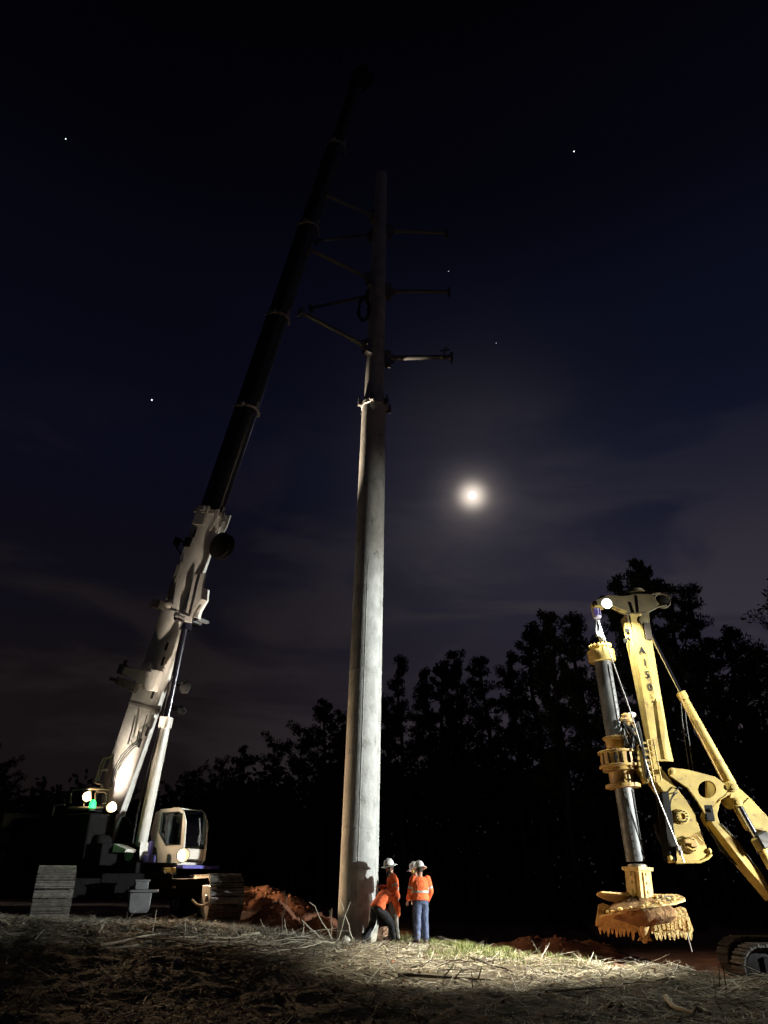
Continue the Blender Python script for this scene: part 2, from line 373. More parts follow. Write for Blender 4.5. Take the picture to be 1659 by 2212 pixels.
# bending worker: hips to the left, torso pitched forward to the right and away
fd_ = at_feet(826, 2034, 21.4)
bend = dict(pelvis=(0, -.2, .74), waist=(0, -.1, .87), chest=(0, .08, 1.0), neck=(0, .26, 1.02), head=(0, .36, .955),
            shL=(-.19, .19, 1.01), shR=(.19, .19, 1.01), elL=(-.26, .3, .76), wrL=(-.14, .42, .56), elR=(.26, .3, .76), wrR=(.14, .44, .56),
            hipL=(-.1, -.19, .7), hipR=(.1, -.19, .7), knL=(-.22, -.12, .4), knR=(.24, .06, .42), anL=(-.3, -.36, .09), anR=(.34, .06, .09), hf=(0, .75, -.9), hu=(0, .9, .75))
D_p = person('worker in orange shirt and black trousers bending down at the pole foot, back towards us', fd_, (.66, .75), bend, orange_cloth, black_cloth, boot_dark, band=None)
# pale survey stake by the bending worker
sp0 = at(806, 2034, 21.0); sp1 = at(818, 1992, 21.35); d = (sp1-sp0).normalized(); mb = MB(); sx = V((0, 1, 0)).cross(d).normalized()
mb.loft([[sp0 - d*.1 + sx*w*q + V((0, t, 0)) for q, t in ((-1, -.012), (1, -.012), (1, .012), (-1, .012))] for w in (.06,)] + [[sp0.lerp(sp1, f) + sx*w*q + V((0, t, 0)) for q, t in ((-1, -.012), (1, -.012), (1, .012), (-1, .012))] for f, w in ((.3, .062), (.6, .035), (1, .018))])
st = mb.build('wooden_stake', mat('white_stake', (.72,.68,.58), (.6,.55,.45), 10, .8), loc=sp0); tag(st, 'white tapered wooden stake leaning between the bending worker\'s legs', 'stake')

# ------------------------------------------------------------------ ground
CRX, CRY = -7.8, 25.5
def fbm(x, y, o=3):
    s = 0; a = 1
    for i in range(o): s += a*noise.noise(V((x, y, 3.7*i))); x *= 2.1; y *= 2.1; a *= .5
    return s
def crest(x): return 23.2 - max(0, x-.6)*.95
def ground_h(x, y, micro=True):
    if x < -4: A = lerp(.66, .86, min(1, (-4-x)/4.5))
    elif x < -.7: A = lerp(.3, .66, (-.7-x)/3.3)
    else: A = lerp(.3, .12, min(1, (x+.7)/5))
    h = A*sst(12, 21.5, y)
    h += -.72*sst(0, 2.6, y-crest(x))*sst(.8, 2.4, x)
    h += .34*math.exp(-((x+4.5)/3.5)**2-((y-19.6)/1.0)**2)*.5          # brush ridge
    far = sst(40, 120, math.hypot(x, y)); h = lerp(h, .5, far)
    if micro:
        h += .1*fbm(x*.55, y*.55) + .06*fbm(x*1.9+9, y*1.9) + .018*noise.noise(V((x*5.5, y*5.5, 2))) if math.hypot(x, y-17) < 16 else .12*fbm(x*.2, y*.2)
        d = math.hypot(x-CRX, y-CRY)
        if d < 6.5: h = lerp(.76 - .042*((x-CRX)*.95+(y-CRY)*.31), h, sst(4.4, 6.8, d))
    return h
def ground_at(px, py, y0=9.0, y1=40.0):
    Y = y0
    while Y < y1:
        P = at(px, py, Y)
        if P.z <= ground_h(P.x, P.y): return V((P.x, P.y, ground_h(P.x, P.y)))
        Y += .04
    return at(px, py, y1)
def axis_lines(a, b, step, out, far):
    l = [a + i*step for i in range(int((b-a)/step)+1)]
    lo = []; s = step; p = l[0]
    while p > -far+out: s *= 1.5; p -= s; lo.append(p)
    hi = []; s = step; p = l[-1]
    while p < far+out: s *= 1.5; p += s; hi.append(p)
    return lo[::-1] + l + hi
xs = axis_lines(-13, 13, .11, 0, 900); ys = axis_lines(9, 29, .11, 0, 900)
gm = MB(); nx = len(xs)
gv = [(x, y, ground_h(x, y)) for y in ys for x in xs]
gf = [(j*nx+i, j*nx+i+1, (j+1)*nx+i+1, (j+1)*nx+i) for j in range(len(ys)-1) for i in range(nx-1)]
gme = bpy.data.meshes.new('ground'); gme.from_pydata(gv, [], gf); gme.shade_smooth()
# soil zones (where clay was dug up) held as an attribute of the ground
att = gme.attributes.new('clay_zone', 'FLOAT', 'POINT')
vals = []
for (x, y, z) in gv:
    c = sst(-.4, .5, y-crest(x)+.35*fbm(x, y))*sst(.4, 1.3, x)
    c = max(c, sst(2.2, 1.0, math.hypot(x+.74, y-22.5)+.4*fbm(x*1.5, y*1.5)))
    c = max(c, sst(0, 1, y-22.2+.5*fbm(x, y))*.8)
    c = max(c, .8*sst(.9, .4, math.hypot((x+4.2)/1.3, (y-21.3)/.5)))
    vals.append(c)
att.data.foreach_set('value', vals)
gmat = bpy.data.materials.new('ground_soil'); gmat.use_nodes = True
nt = gmat.node_tree; N = nt.nodes; L = nt.links; b = N['Principled BSDF']; b.inputs['Roughness'].default_value = .95
tc = N.new('ShaderNodeTexCoord')
def nz_(scale, det=8, ro=.65):
    n = N.new('ShaderNodeTexNoise'); n.inputs['Scale'].default_value = scale; n.inputs['Detail'].default_value = det; n.inputs['Roughness'].default_value = ro
    L.new(tc.outputs['Object'], n.inputs['Vector']); return n
def ramp_(src, stops):
    r = N.new('ShaderNodeValToRGB'); e = r.color_ramp.elements
    e[0].position, e[0].color = stops[0][0], (*stops[0][1], 1); e[1].position, e[1].color = stops[-1][0], (*stops[-1][1], 1)
    for p, c in stops[1:-1]:
        q = e.new(p); q.color = (*c, 1)
    L.new(src, r.inputs['Fac']); return r
na = nz_(5); ra = ramp_(na.outputs['Fac'], [(.3, (.06,.045,.03)), (.48, (.13,.1,.06)), (.6, (.2,.165,.1)), (.72, (.3,.26,.17))])
nb = nz_(3); rb = ramp_(nb.outputs['Fac'], [(.3, (.16,.05,.022)), (.6, (.3,.11,.05)), (.75, (.4,.19,.1))])
at_ = N.new('ShaderNodeAttribute'); at_.attribute_name = 'clay_zone'
mx = N.new('ShaderNodeMix'); mx.data_type = 'RGBA'; L.new(at_.outputs['Fac'], mx.inputs['Factor']); L.new(ra.outputs[0], mx.inputs[6]); L.new(rb.outputs[0], mx.inputs[7])
L.new(mx.outputs[2], b.inputs['Base Color'])
nc = nz_(14, 10, .75); bp = N.new('ShaderNodeBump'); bp.inputs['Strength'].default_value = 1; bp.inputs['Distance'].default_value = .12
L.new(nc.outputs['Fac'], bp.inputs['Height']); L.new(bp.outputs[0], b.inputs['Normal'])
gme.materials.append(gmat)
ground = bpy.data.objects.new('ground', gme); COL.objects.link(ground); tag(ground, kind='structure')

# ------------------------------------------------------------------ loose cover on the ground
def flat(name, c): return mat(name, c, tuple(x*.65 for x in c), 6, .85)
def blades(n, where, ln, wd, tilt, mats, name, curved=False):
    v = []; f = []; mi = []
    k = 0
    while k < n:
        p = where()
        if p is None: continue
        x, y = p; z = ground_h(x, y); a = random.uniform(0, 2*math.pi); L_ = random.uniform(*ln); w = random.uniform(*wd)/2
        t = random.uniform(*tilt)
        d = V((math.cos(a)*math.cos(t), math.sin(a)*math.cos(t), math.sin(t))); s = V((-math.sin(a), math.cos(a), random.uniform(-.5, .5)))*w
        o = V((x, y, z + random.uniform(.0, .03)))
        q = len(v); mid = o + d*(L_*.55) + V((0, 0, .0)); tip = o + d*L_ + V((0, 0, -.18*L_ if curved else random.uniform(-.02, .02)))
        v += [o-s, o+s, mid+s*.9, mid-s*.9, tip+s*.25, tip-s*.25]
        f += [(q, q+1, q+2, q+3), (q+3, q+2, q+4, q+5)]
        m = random.randrange(len(mats)); mi += [m, m]; k += 1
    me = bpy.data.meshes.new(name); me.from_pydata(v, [], f)
    for m in mats: me.materials.append(m)
    me.polygons.foreach_set('material_index', mi)
    o = bpy.data.objects.new(name, me); COL.objects.link(o); return tag(o, kind='stuff')
def where_straw():
    y = random.uniform(10.5, 22.6); x = random.uniform(-.52*y, .52*y)
    if y > crest(x)+.25 and x > .4: return None
    if fbm(x*.8+4, y*.8) < random.uniform(-.6, .35): return None
    return x, y
tag(blades(24000, where_straw, (.05, .3), (.006, .018), (-.06, .22), [flat('straw_pale', (.58,.53,.38)), flat('straw_tan', (.4,.33,.2)), flat('straw_grey', (.26,.25,.2)), flat('straw_brown', (.14,.1,.06))], 'straw_litter'), 'dead straw and chipped twigs strewn over the cleared ground', 'straw')
def where_chip():
    y = random.gauss(20.6, 1.0); x = random.uniform(-9.5, 1.0)
    if y > 22.3: return None
    return x, y
tag(blades(9000, where_chip, (.1, .5), (.008, .024), (-.05, .3), [flat('chip_pale', (.5,.44,.32)), flat('chip_tan', (.36,.29,.19)), flat('chip_grey', (.33,.31,.27))], 'wood_chip_litter'), 'pale shredded branch litter along the ridge before the crane', 'litter')
def where_grass():
    x = random.gauss(1.8, 1.1); y = crest(x) - abs(random.gauss(.3, 1.6)) + .25
    if x < -.2 or fbm(x*1.3, y*1.3+20) < random.uniform(-.25, .4): return None
    return x, y
tag(blades(9000, where_grass, (.04, .2), (.006, .013), (.3, 1.5), [flat('grass_light', (.2,.24,.06)), flat('grass_mid', (.13,.17,.045)), flat('grass_dry', (.34,.31,.14))], 'grass', True), 'short green and dry grass on the bank beside the workers', 'grass')

cm_ = MB(); random.seed(77)
for k in range(5200):                     # crumbled clods and chips lying on the soil
    y = random.uniform(11, 22.8); x = random.uniform(-.5*y, .5*y)
    if fbm(x*1.4-7, y*1.4) < random.uniform(-.5, .5): continue
    z = ground_h(x, y); q = random.uniform(.012, .05)*(1.6 if random.random() < .08 else 1); n = len(cm_.v); a = random.uniform(0, 6.28)
    for dx, dy, dz in ((1, 0, 0), (0, 1, 0), (-1, 0, 0), (0, -1, 0), (.1, .1, .8), (0, 0, -.5)):
        cm_.v.append(V((x + q*(dx*math.cos(a)-dy*math.sin(a))*random.uniform(.7, 1.4), y + q*(dx*math.sin(a)+dy*math.cos(a))*random.uniform(.7, 1.4), z + q*dz)))
    m_ = random.randrange(3)
    for i in range(4): cm_.f.append([n+i, n+(i+1) % 4, n+4]); cm_.m.append(m_); cm_.f.append([n+(i+1) % 4, n+i, n+5]); cm_.m.append(m_)
tag(cm_.build('soil_clods', [mat('clod_brown', (.16,.115,.07), (.09,.065,.04), 9, .95), mat('clod_pale', (.34,.29,.2), (.22,.18,.12), 9, .95), mat('clod_red', (.22,.1,.055), (.13,.055,.03), 9, .95)], smooth=0), 'loose soil clods and chips scattered over the cleared ground', 'clods', kind='stuff')
def where_twig():
    y = random.uniform(13, 22.4); x = random.uniform(-.5*y, .45*y)
    if (y > crest(x)+.2 and x > .4) or fbm(x*.7+11, y*.7) < random.uniform(-.5, .3): return None
    return x, y
tag(blades(2600, where_twig, (.25, .95), (.008, .02), (-.04, .3), [flat('twig_pale', (.55,.5,.38)), flat('twig_brown', (.2,.14,.09)), flat('twig_dark', (.07,.05,.04)), flat('twig_grey', (.4,.37,.31))], 'twig_litter'), 'long loose twigs strewn over the cleared ground', 'twigs')
# ------------------------------------------------------------------ dirt mounds
def mound(name, c, rx, ry, h, label, m=clay, seed=0, sink=.1):
    mb = MB(); nr, ns = 26, 72; gz = ground_h(c[0], c[1], False)
    rings = []
    for i in range(nr+1):
        q = 1-i/nr; ring = []
        for k in range(ns):
            w = 2*math.pi*k/ns; wob = 1 + .18*noise.noise(V((math.cos(w)*1.5+seed, math.sin(w)*1.5, seed)))
            x = c[0]+rx*q*wob*math.cos(w); y = c[1]+ry*q*wob*math.sin(w)
            z = gz - sink*1.5 + (h+sink)*math.cos(q*math.pi/2)**1.2 + .14*h*fbm(x*1.4+seed, y*1.4)*(1-q*.6) + .045*h*fbm(x*4+seed, y*4)
            ring.append(V((x, y, z)))
        rings.append(ring)
    mb.loft(rings)
    for k in range(110):
        ring = rings[random.randrange(2, nr-1)]; p = ring[random.randrange(ns)]; sz = random.uniform(.02, .075)*min(1, h*1.3)
        mb.ball(p, (sz, sz*random.uniform(.7, 1), sz*random.uniform(.6, .9)), 7, 5)
    o = mb.build(name, m, loc=(c[0], c[1], gz), smooth=60)
    return tag(o, label, 'dirt mound')
g = ground_at(600, 2000); mound('dirt_mound', (-3.1, 24.2), 1.0, .9, .68, 'red dirt mound just right of the crane track, topped by a lit clod', seed=1)
mound('dirt_mound', (-1.75, 23.5), 1.0, .7, .5, 'rough red dirt mound against the left side of the pole foot', seed=5)
mound('dirt_mound', (-4.0, 26.5), 2.6, 1.2, 1.0, 'large dim dirt bank behind the mounds between crane and pole', seed=9)
mound('dirt_mound', (5.0, 26.0), 5.2, 1.5, .95, 'long low red clay bank behind the workers running right under the auger', seed=13, sink=.3)
mound('dirt_mound', (.0, 22.25), .55, .4, .42, 'small pale heap of clay clods at the bending worker\'s feet', m=mat('pale_clay_clods', (.55,.36,.24), (.36,.2,.12), 9, .9, bump=.8, bscale=18), seed=17)
def rock(px, py, s, label, m):
    g = ground_at(px, py); mb = MB(); rr = []
    for i in range(9):
        a = math.pi*(i+.05)/8.1; rr.append([V((g.x + s*math.sin(a)*math.cos(w)*(1+.3*noise.noise(V((math.cos(w), math.sin(w), i*.4+px)))), g.y + s*math.sin(a)*math.sin(w), g.z + s*.3 - s*.7*math.cos(a)*(1+.25*noise.noise(V((w, i*.5, py)))))) for w in [2*math.pi*k/12 for k in range(12)]])
    mb.loft(rr); tag(mb.build('rock', m, loc=g, smooth=50), label, 'rock')
stone = mat('pale_stone', (.42,.39,.33), (.28,.25,.2), 8, .85, bump=.4)
rock(385, 2081, .09, 'lone pale stone on the dark ground left of the brush heap', stone)
rock(745, 2037, .14, 'pale rounded stone at the front foot of the pole', stone)
rock(1043, 2049, .07, 'small pale stone on the dirt right of the workers', stone)
rock(1060, 2037, .05, 'tiny grey stone beyond the grass bank right of the workers', stone)

# ------------------------------------------------------------------ sticks and branches
def stick(p0, p1, r, name, label, m, cat, group=None, twigs=0, bend=.03):
    p0 = V(p0); p1 = V(p1); mb = MB(); n = 6; ln = (p1-p0).length
    off = [V((random.gauss(0, bend), random.gauss(0, bend), random.gauss(0, bend)))*ln*(0 if i in (0, n) else 1)*.6 for i in range(n+1)]
    pts = [p0.lerp(p1, i/n)+off[i] for i in range(n+1)]
    mb.tube(pts, [r*(1-.55*i/n) for i in range(n+1)], 6)
    for k in range(twigs):
        i = random.randint(2, n-1); d = (p1-p0).normalized() + V((random.uniform(-.8, .8), random.uniform(-.8, .8), random.uniform(-.1, .7)))
        q = pts[i] + d*random.uniform(.1, .3)*ln
        mb.tube([pts[i], pts[i].lerp(q, .5)+V((0,0,.02)), q], [r*.5, r*.35, r*.15], 5)
    return tag(mb.build(name, m, loc=p0, smooth=50), label, cat, group)
def up_stick(bx, by, tx, ty, r, label, m=stick_pale, dY=0, tw=0, nm='stick'):
    g = ground_at(bx, by, 9.0, 21.2); g = V((g.x, g.y, min(g.z, ground_h(g.x, g.y))-.05)); t = at(tx, ty, g.y+dY); return stick(g, t, r, nm, label, m, 'stick', 'sticks standing around the pole foot', tw)
up_stick(770, 2034, 733, 1942, .024, 'tallest pale stick leaning left over the pole foot', tw=1)
up_stick(727, 2030, 668, 1949, .022, 'long pale stick slanting up left of the pole')
up_stick(700, 2033, 651, 1987, .022, 'thick pale stick below the long slanting one left of the pole')
up_stick(724, 2030, 757, 1948, .018, 'thin pale stick leaning right across the tallest stick')
up_stick(713, 2033, 717, 1962, .02, 'nearly upright brown stick on the pole\'s left edge', mat('brown_stick_bark', (.3,.2,.13), (.2,.13,.08), 9, .85), tw=2)
up_stick(605, 2025, 619, 1938, .014, 'thin dark sapling stem in front of the left dirt mound', stick_dark, tw=2)
up_stick(622, 2025, 614, 1985, .016, 'short pale stub leaning left among the chips', tw=0)
up_stick(640, 2022, 631, 2006, .022, 'stout short pale stub at the edge of the chips')
up_stick(708, 2036, 692, 2019, .016, 'short flat-lying stub under the slanting sticks')
up_stick(740, 2037, 747, 2020, .02, 'small stub sticking up at the pole\'s front foot')
up_stick(655, 2028, 656, 1992, .012, 'thin upright twig left of the slanting sticks')
up_stick(583, 2020, 562, 1985, .012, 'thin curved twig right of the crane\'s right track', stick_pale)
up_stick(329, 2012, 338, 1965, .014, 'upright pale weed stem in front of the crane carbody')
up_stick(398, 2020, 402, 1984, .014, 'short pale stem before the right crane track')
up_stick(430, 2018, 416, 1992, .012, 'pale stem bent left before the right crane track')
up_stick(1172, 2052, 1180, 2042, .018, 'short pale stub on the grass bank below the auger', nm='stub')
up_stick(1022, 2136, 1019, 2098, .012, 'thin black stem standing in the dark foreground', stick_dark, nm='stem')
up_stick(1180, 2082, 1152, 2040, .008, 'dry grass stalk bending left on the lit bank', nm='stalk', tw=2)
up_stick(1554, 2140, 1552, 2088, .011, 'thin dark stem left of the pair beside the rig track', stick_dark, nm='stem')
up_stick(1569, 2146, 1561, 2080, .013, 'taller dark stem nearest the rig track', stick_dark, nm='stem')
up_stick(1543, 2135, 1541, 2110, .008, 'faint short stem beside the rig track stems', stick_dark, nm='stem')
for (bx, by, tx, ty, r, lab) in [(1010, 2046, 1007, 2035, .02, 'pale cut stub nearest the right worker'), (1026, 2049, 1025, 2040, .02, 'pale cut stub second from the right worker'), (1045, 2052, 1048, 2042, .02, 'pale cut stub beside the small stone'), (985, 2038, 984, 2029, .02, 'pale cut stub just behind the right worker\'s boot')]:
    up_stick(bx, by, tx, ty, r, lab, nm='stub')
def lay(ax, ay, bx, by, r, label, m, tw=2, grp='branches lying on the ground', lift=.04):
    a = ground_at(ax, ay, 9, 21.4); b_ = ground_at(bx, by, 9, 21.4); a.z += lift; b_.z += lift
    n = 8; mb = MB(); pts = []; ln = (b_-a).length; k1, k2 = random.gauss(0, .045)*ln, random.gauss(0, .02)*ln; pr = V((-(b_-a).y, (b_-a).x, 0)).normalized()
    for i in range(n+1):
        p = a.lerp(b_, i/n) + pr*(k1*math.sin(math.pi*i/n) + k2*math.sin(2*math.pi*i/n)); z = max(p.z, ground_h(p.x, p.y)+lift*.6)
        pts.append(V((p.x, p.y, z + (.03*math.sin(math.pi*i/n)*random.random() if r < .02 else 0))))
    mb.tube(pts, [r*(1-.6*i/n) for i in range(n+1)], 6)
    for k in range(tw):
        i = random.randint(2, n-1); d = (b_-a)*random.uniform(.08, .22) + V((random.uniform(-.3, .3), random.uniform(-.3, .3), random.uniform(.02, .25)))
        mb.tube([pts[i], pts[i]+d*.5, pts[i]+d], [r*.45, r*.3, r*.12], 5)
    return tag(mb.build('branch', m, loc=a, smooth=50), label, 'branch', grp)
lay(1010, 2072, 1110, 2106, .03, 'dark branch lying in the lit grass below the workers', stick_dark)
lay(860, 2112, 1060, 2122, .035, 'long dark branch lying across the lit foreground', stick_dark, 3)
lay(1180, 2148, 1330, 2138, .022, 'thin dark branch on the lit ground below the auger', stick_dark)
lay(1440, 2162, 1500, 2198, .05, 'grey log end in the dark foreground at lower right', stick_pale, 0)
lay(690, 2062, 640, 2078, .02, 'dark crooked twig above the brush heap', stick_dark)
lay(300, 2048, 212, 2056, .025, 'pale long branch lying before the left crane track', stick_pale, 1)
lay(215, 2052, 345, 2026, .025, 'pale branch propped up before the crane carbody', stick_pale, 1, lift=.07)
lay(690, 2139, 605, 2147, .02, 'faint pale branch in the dark foreground', stick_pale, 1)
lay(560, 2020, 520, 2024, .02, 'pale curled branch by the right crane track', stick_pale, 2)
for k in range(46):
    cx = random.gauss(530, 62); cy = 2076+random.gauss(0, 9); ln = random.uniform(35, 95); a = R(random.choice([-1, -1, 1])*random.uniform(3, 22)*1.1)
    o = lay(cx-ln*math.cos(a), cy-ln*math.sin(a)*.55, cx+ln*math.cos(a), cy+ln*math.sin(a)*.55, random.uniform(.006, .015),
        'cut branch lying in the brush heap between crane and pole', random.choice([stick_pale, stick_pale, stick_dark]), 2, 'branches in the brush heap', lift=random.uniform(.03, .28))
for k in range(26):
    cx = random.uniform(330, 720); cy = random.uniform(2018, 2050); ln = random.uniform(15, 60); a = R(random.uniform(-14, 14))
    lay(cx-ln, cy-ln*math.sin(a)*.5, cx+ln, cy+ln*math.sin(a)*.5, random.uniform(.006, .013), 'pale shredded branch lying on the chip ridge before the crane', stick_pale, 2, 'branches on the chip ridge', lift=random.uniform(.02, .1))
for k in range(22):
    cx = random.uniform(880, 1460); cy = 2052+(cx-880)*.07+random.uniform(5, 55); ln = random.uniform(10, 40); a = R(random.uniform(-20, 20))
    lay(cx-ln, cy-ln*math.sin(a)*.5, cx+ln, cy+ln*math.sin(a)*.5, random.uniform(.008, .016), 'small twig lying on the lit ground right of the workers', random.choice([stick_pale, stick_dark]), 1, 'twigs on the lit ground', lift=.03)
# ------------------------------------------------------------------ trees
def leaf_faces(mb, c, n, rad, sz, flat_=.75):
    for i in range(n):
        d = V((random.gauss(0, 1), random.gauss(0, 1), random.gauss(0, flat_)))*rad*.5
        p = c + d; s = random.uniform(*sz)
        a = V((random.gauss(0, 1), random.gauss(0, 1), random.gauss(0, 1))).normalized(); b2 = a.orthogonal().normalized()
        mb.v += [p - a*s, p + b2*s*.55, p + a*s, p - b2*s*.55]; q = len(mb.v)
        mb.f.append([q-4, q-3, q-2, q-1]); mb.m.append(0)
def clump(mb, c, n, rad, sz, ratio=.6, up=0):             # a rounded tuft of small leaf faces, no stray bits
    for i in range(n):
        d = V((random.gauss(0, 1), random.gauss(0, 1), random.gauss(0, 1))).normalized()*(rad*random.random()**.45); d.z *= .8
        p = c + d; s_ = random.uniform(*sz)
        a = V((random.gauss(0, 1), random.gauss(0, 1), random.gauss(up, .8))).normalized(); b2 = a.orthogonal().normalized()
        q = len(mb.v); mb.v += [p - a*s_, p + b2*s_*ratio, p + a*s_, p - b2*s_*ratio]; mb.f.append([q, q+1, q+2, q+3]); mb.m.append(0)
def tree_proto(kind, seed, H=20.0):
    random.seed(seed); tr = MB(); cr = MB()
    lean = V((random.uniform(-.03, .03), random.uniform(-.03, .03), 1))
    pts = [lean*(H*.97*i/10) + V((.15*math.sin(i+seed), .15*math.cos(i*1.3+seed), 0)) for i in range(11)]
    tr.tube(pts, [H*.016*(1-.088*i) + .03 for i in range(11)], 8)
    pine = kind == 'pine'
    n = 44 if pine else 58; lo = .36 if pine else .16
    for k in range(n):
        t = lo + (1-lo)*(k/n)**.9; z = t*10; i = min(9, int(z)); base = pts[i].lerp(pts[i+1], z-i)
        u = (t-lo)/(1-lo)
        rr = (.17*H*(1-u)**.85*(.5+.5*min(1, u*5)) + .3) if pine else .19*H*math.sqrt(max(.02, 1-(2*u-.85)**2/1.6))*.85
        rr *= random.uniform(.45, 1.3)
        if pine and random.random() < .2: continue
        a = random.uniform(0, 2*math.pi)
        e = base + V((math.cos(a)*rr, math.sin(a)*rr, rr*random.uniform(.1, .9)))
        mid = base.lerp(e, .5) + V((0, 0, -.06*rr))
        tr.tube([base, mid, e], [.07*(1-t)+.035, .04, .012], 5, False)
        puffs = [(1.0, .62), (.62, .5), (.3, .45)] if pine else [(1.0, .8), (.7, .75), (.4, .7)]
        for q, pr_ in puffs:
            if random.random() < .16: continue
            c = base.lerp(e, q) + V((random.gauss(0, .12), random.gauss(0, .12), random.gauss(0, .1)))
            pr2 = pr_*random.uniform(.7, 1.45)*(1.15-.45*u); clump(cr, c, int((110 if pine else 85)*pr2) + 22, pr2, (.12, .27) if pine else (.08, .19), .26 if pine else .6, .9 if pine else 0)
    clump(cr, pts[10], 60, .5, (.08, .17)); clump(cr, pts[9], 70, .65, (.08, .18))
    return tr, cr
protos = {}
for kind, seeds in (('pine', (11, 12, 13, 14)), ('broad', (21, 22, 23))):
    for s in seeds:
        tr, cr = tree_proto(kind, s)
        tm = bpy.data.meshes.new('trunk'); tm.from_pydata(tr.v, [], tr.f); tm.materials.append(bark); tm.shade_smooth()
        cm = bpy.data.meshes.new('crown'); cm.from_pydata(cr.v, [], cr.f); cm.materials.append(needles if kind == 'pine' else leaves)
        protos.setdefault(kind, []).append((tm, cm))
random.seed(31)
cnt = {'pine': 0, 'broad': 0}
def tree(px, py, Y, kind, label, wide=1.0):
    top = at(px, py, Y); gz = ground_h(top.x, Y); h = top.z-gz
    tm, cm = protos[kind][cnt[kind] % len(protos[kind])]; cnt[kind] += 1
    r = empty('pine_tree' if kind == 'pine' else 'broadleaf_tree', (top.x, Y, gz-.1), label, 'tree', 'trees along the wood behind the site')
    r.rotation_euler.z = random.uniform(0, 6.28); s = h/19.9; r.scale = (s*wide, s*wide, s)
    for nme, me in (('trunk', tm), ('crown', cm)):
        o = bpy.data.objects.new(nme, me); COL.objects.link(o); o.parent = r
P_, B_ = 'pine', 'broad'
for a in [(-25, 1600, 62, B_, 'dark tree at the far left edge of the wood'), (25, 1640, 60, B_, 'low dark tree left of the crane counterweight'), (90, 1690, 66, B_, 'small dark tree behind the crane\'s rear deck'),
  (372, 1702, 66, B_, 'low tree just right of the crane lift cylinder'), (430, 1660, 62, B_, 'round dark tree above the crane cab'), (480, 1640, 64, B_, 'dark tree right of the crane cab roof'), (532, 1604, 62, P_, 'slim pine midway between crane cab and pole'),
  (600, 1600, 64, B_, 'broad dark tree third left from the pole'), (648, 1568, 58, B_, 'bushy tree second left from the pole'), (706, 1506, 54, P_, 'tall pine immediately left of the pole'), (742, 1545, 60, B_, 'dark tree hidden half behind the pole\'s left side'),
  (838, 1505, 58, P_, 'dark pine emerging on the right edge of the pole'), (868, 1412, 50, P_, 'pointed pine first to rise right of the pole'), (922, 1436, 56, P_, 'bushy pine above the two right-hand workers'), (948, 1420, 62, P_, 'slim pine behind the bushy pine above the workers'), (990, 1400, 54, P_, 'rounded tall pine below left of the moon'),
  (1052, 1410, 58, P_, 'slim pine right beneath the moon'), (1100, 1400, 54, P_, 'pine between the moon and the tallest left crown'), (1136, 1342, 54, P_, 'pine on the left shoulder of the high clump left of the drill'), (1182, 1308, 48, P_, 'highest pine of the clump left of the drill bar'), (1240, 1322, 52, P_, 'pine on the right shoulder of the clump left of the drill bar'), (1288, 1368, 58, B_, 'dark tree behind the drill bar\'s top cap'),
  (1338, 1232, 50, P_, 'pine rising directly behind the drill lamp'), (1380, 1206, 47, P_, 'tallest pine, right above the drill mast head'), (1432, 1246, 52, P_, 'pine just right of the drill mast head'), (1505, 1252, 49, P_, 'leaning-topped pine right of the mast behind the stay cylinder'), (1562, 1345, 54, P_, 'bushy pine behind the mast stay cylinder'), (1608, 1392, 54, B_, 'lower broad tree near the right edge above the rig boom'), (1662, 1238, 42, P_, 'near tall pine cut by the right edge'), (1720, 1290, 46, B_, 'tree outside the wood edge at far right')]:
    tree(*a, wide=random.uniform(.85, 1.1))
# far-off wood that fills in behind the single trees
wd = MB(); random.seed(5)
for k in range(2300):
    x = random.uniform(-60, 60); y = 74+random.uniform(-3, 9); hh = 8.6+5.0*sst(-25, 25, x)+3*fbm(x*.12, 2)
    leaf_faces(wd, V((x, y, .5 + (hh-.5)*random.random()**1.25)), 44, 2.2, (.25, .5), .9)
wo = bpy.data.meshes.new('woods'); wo.from_pydata(wd.v, [], wd.f); wo.materials.append(leaves)
wo = bpy.data.objects.new('woods', wo); COL.objects.link(wo); tag(wo, 'dark far-off wood behind the single trees', 'woods', kind='stuff')
# ------------------------------------------------------------------ concrete transmission pole
PY = 22.5
p_base = at(771, 2032, PY); p_top = at(824, 378, PY); p_joint = at(809, 878, PY)
p_dir = (p_top-p_base).normalized()
def prad(w, P): return w/2/ppm(P)
r_base = prad(88, p_base); r_joint = prad(52, p_joint); r_up = prad(45, p_joint); r_top = prad(24, p_top)
pole = empty('power_pole', p_base, 'very tall tapering concrete power pole standing between crane and drill rig', 'power pole')
pa = V((1, 0, 0)); pa = (pa - p_dir*pa.dot(p_dir)).normalized(); pb = p_dir.cross(pa)
H_j = (p_joint-p_base).length; H_t = (p_top-p_base).length
mb = MB(); mb.lathe(p_base, p_dir, [(r_base*1.02, -1.2)] + [(lerp(r_base, r_joint, i/24), H_j*i/24) for i in range(25)], 64)
shaft = mb.build('shaft', concrete, pole, 50)
mb = MB(); mb.lathe(p_base, p_dir, [(lerp(r_up, r_top, i/16), lerp(H_j-.8, H_t, i/16)) for i in range(17)] + [(r_top*.4, H_t+.12)], 48)
upper = mb.build('upper_shaft', concrete, pole, 50)
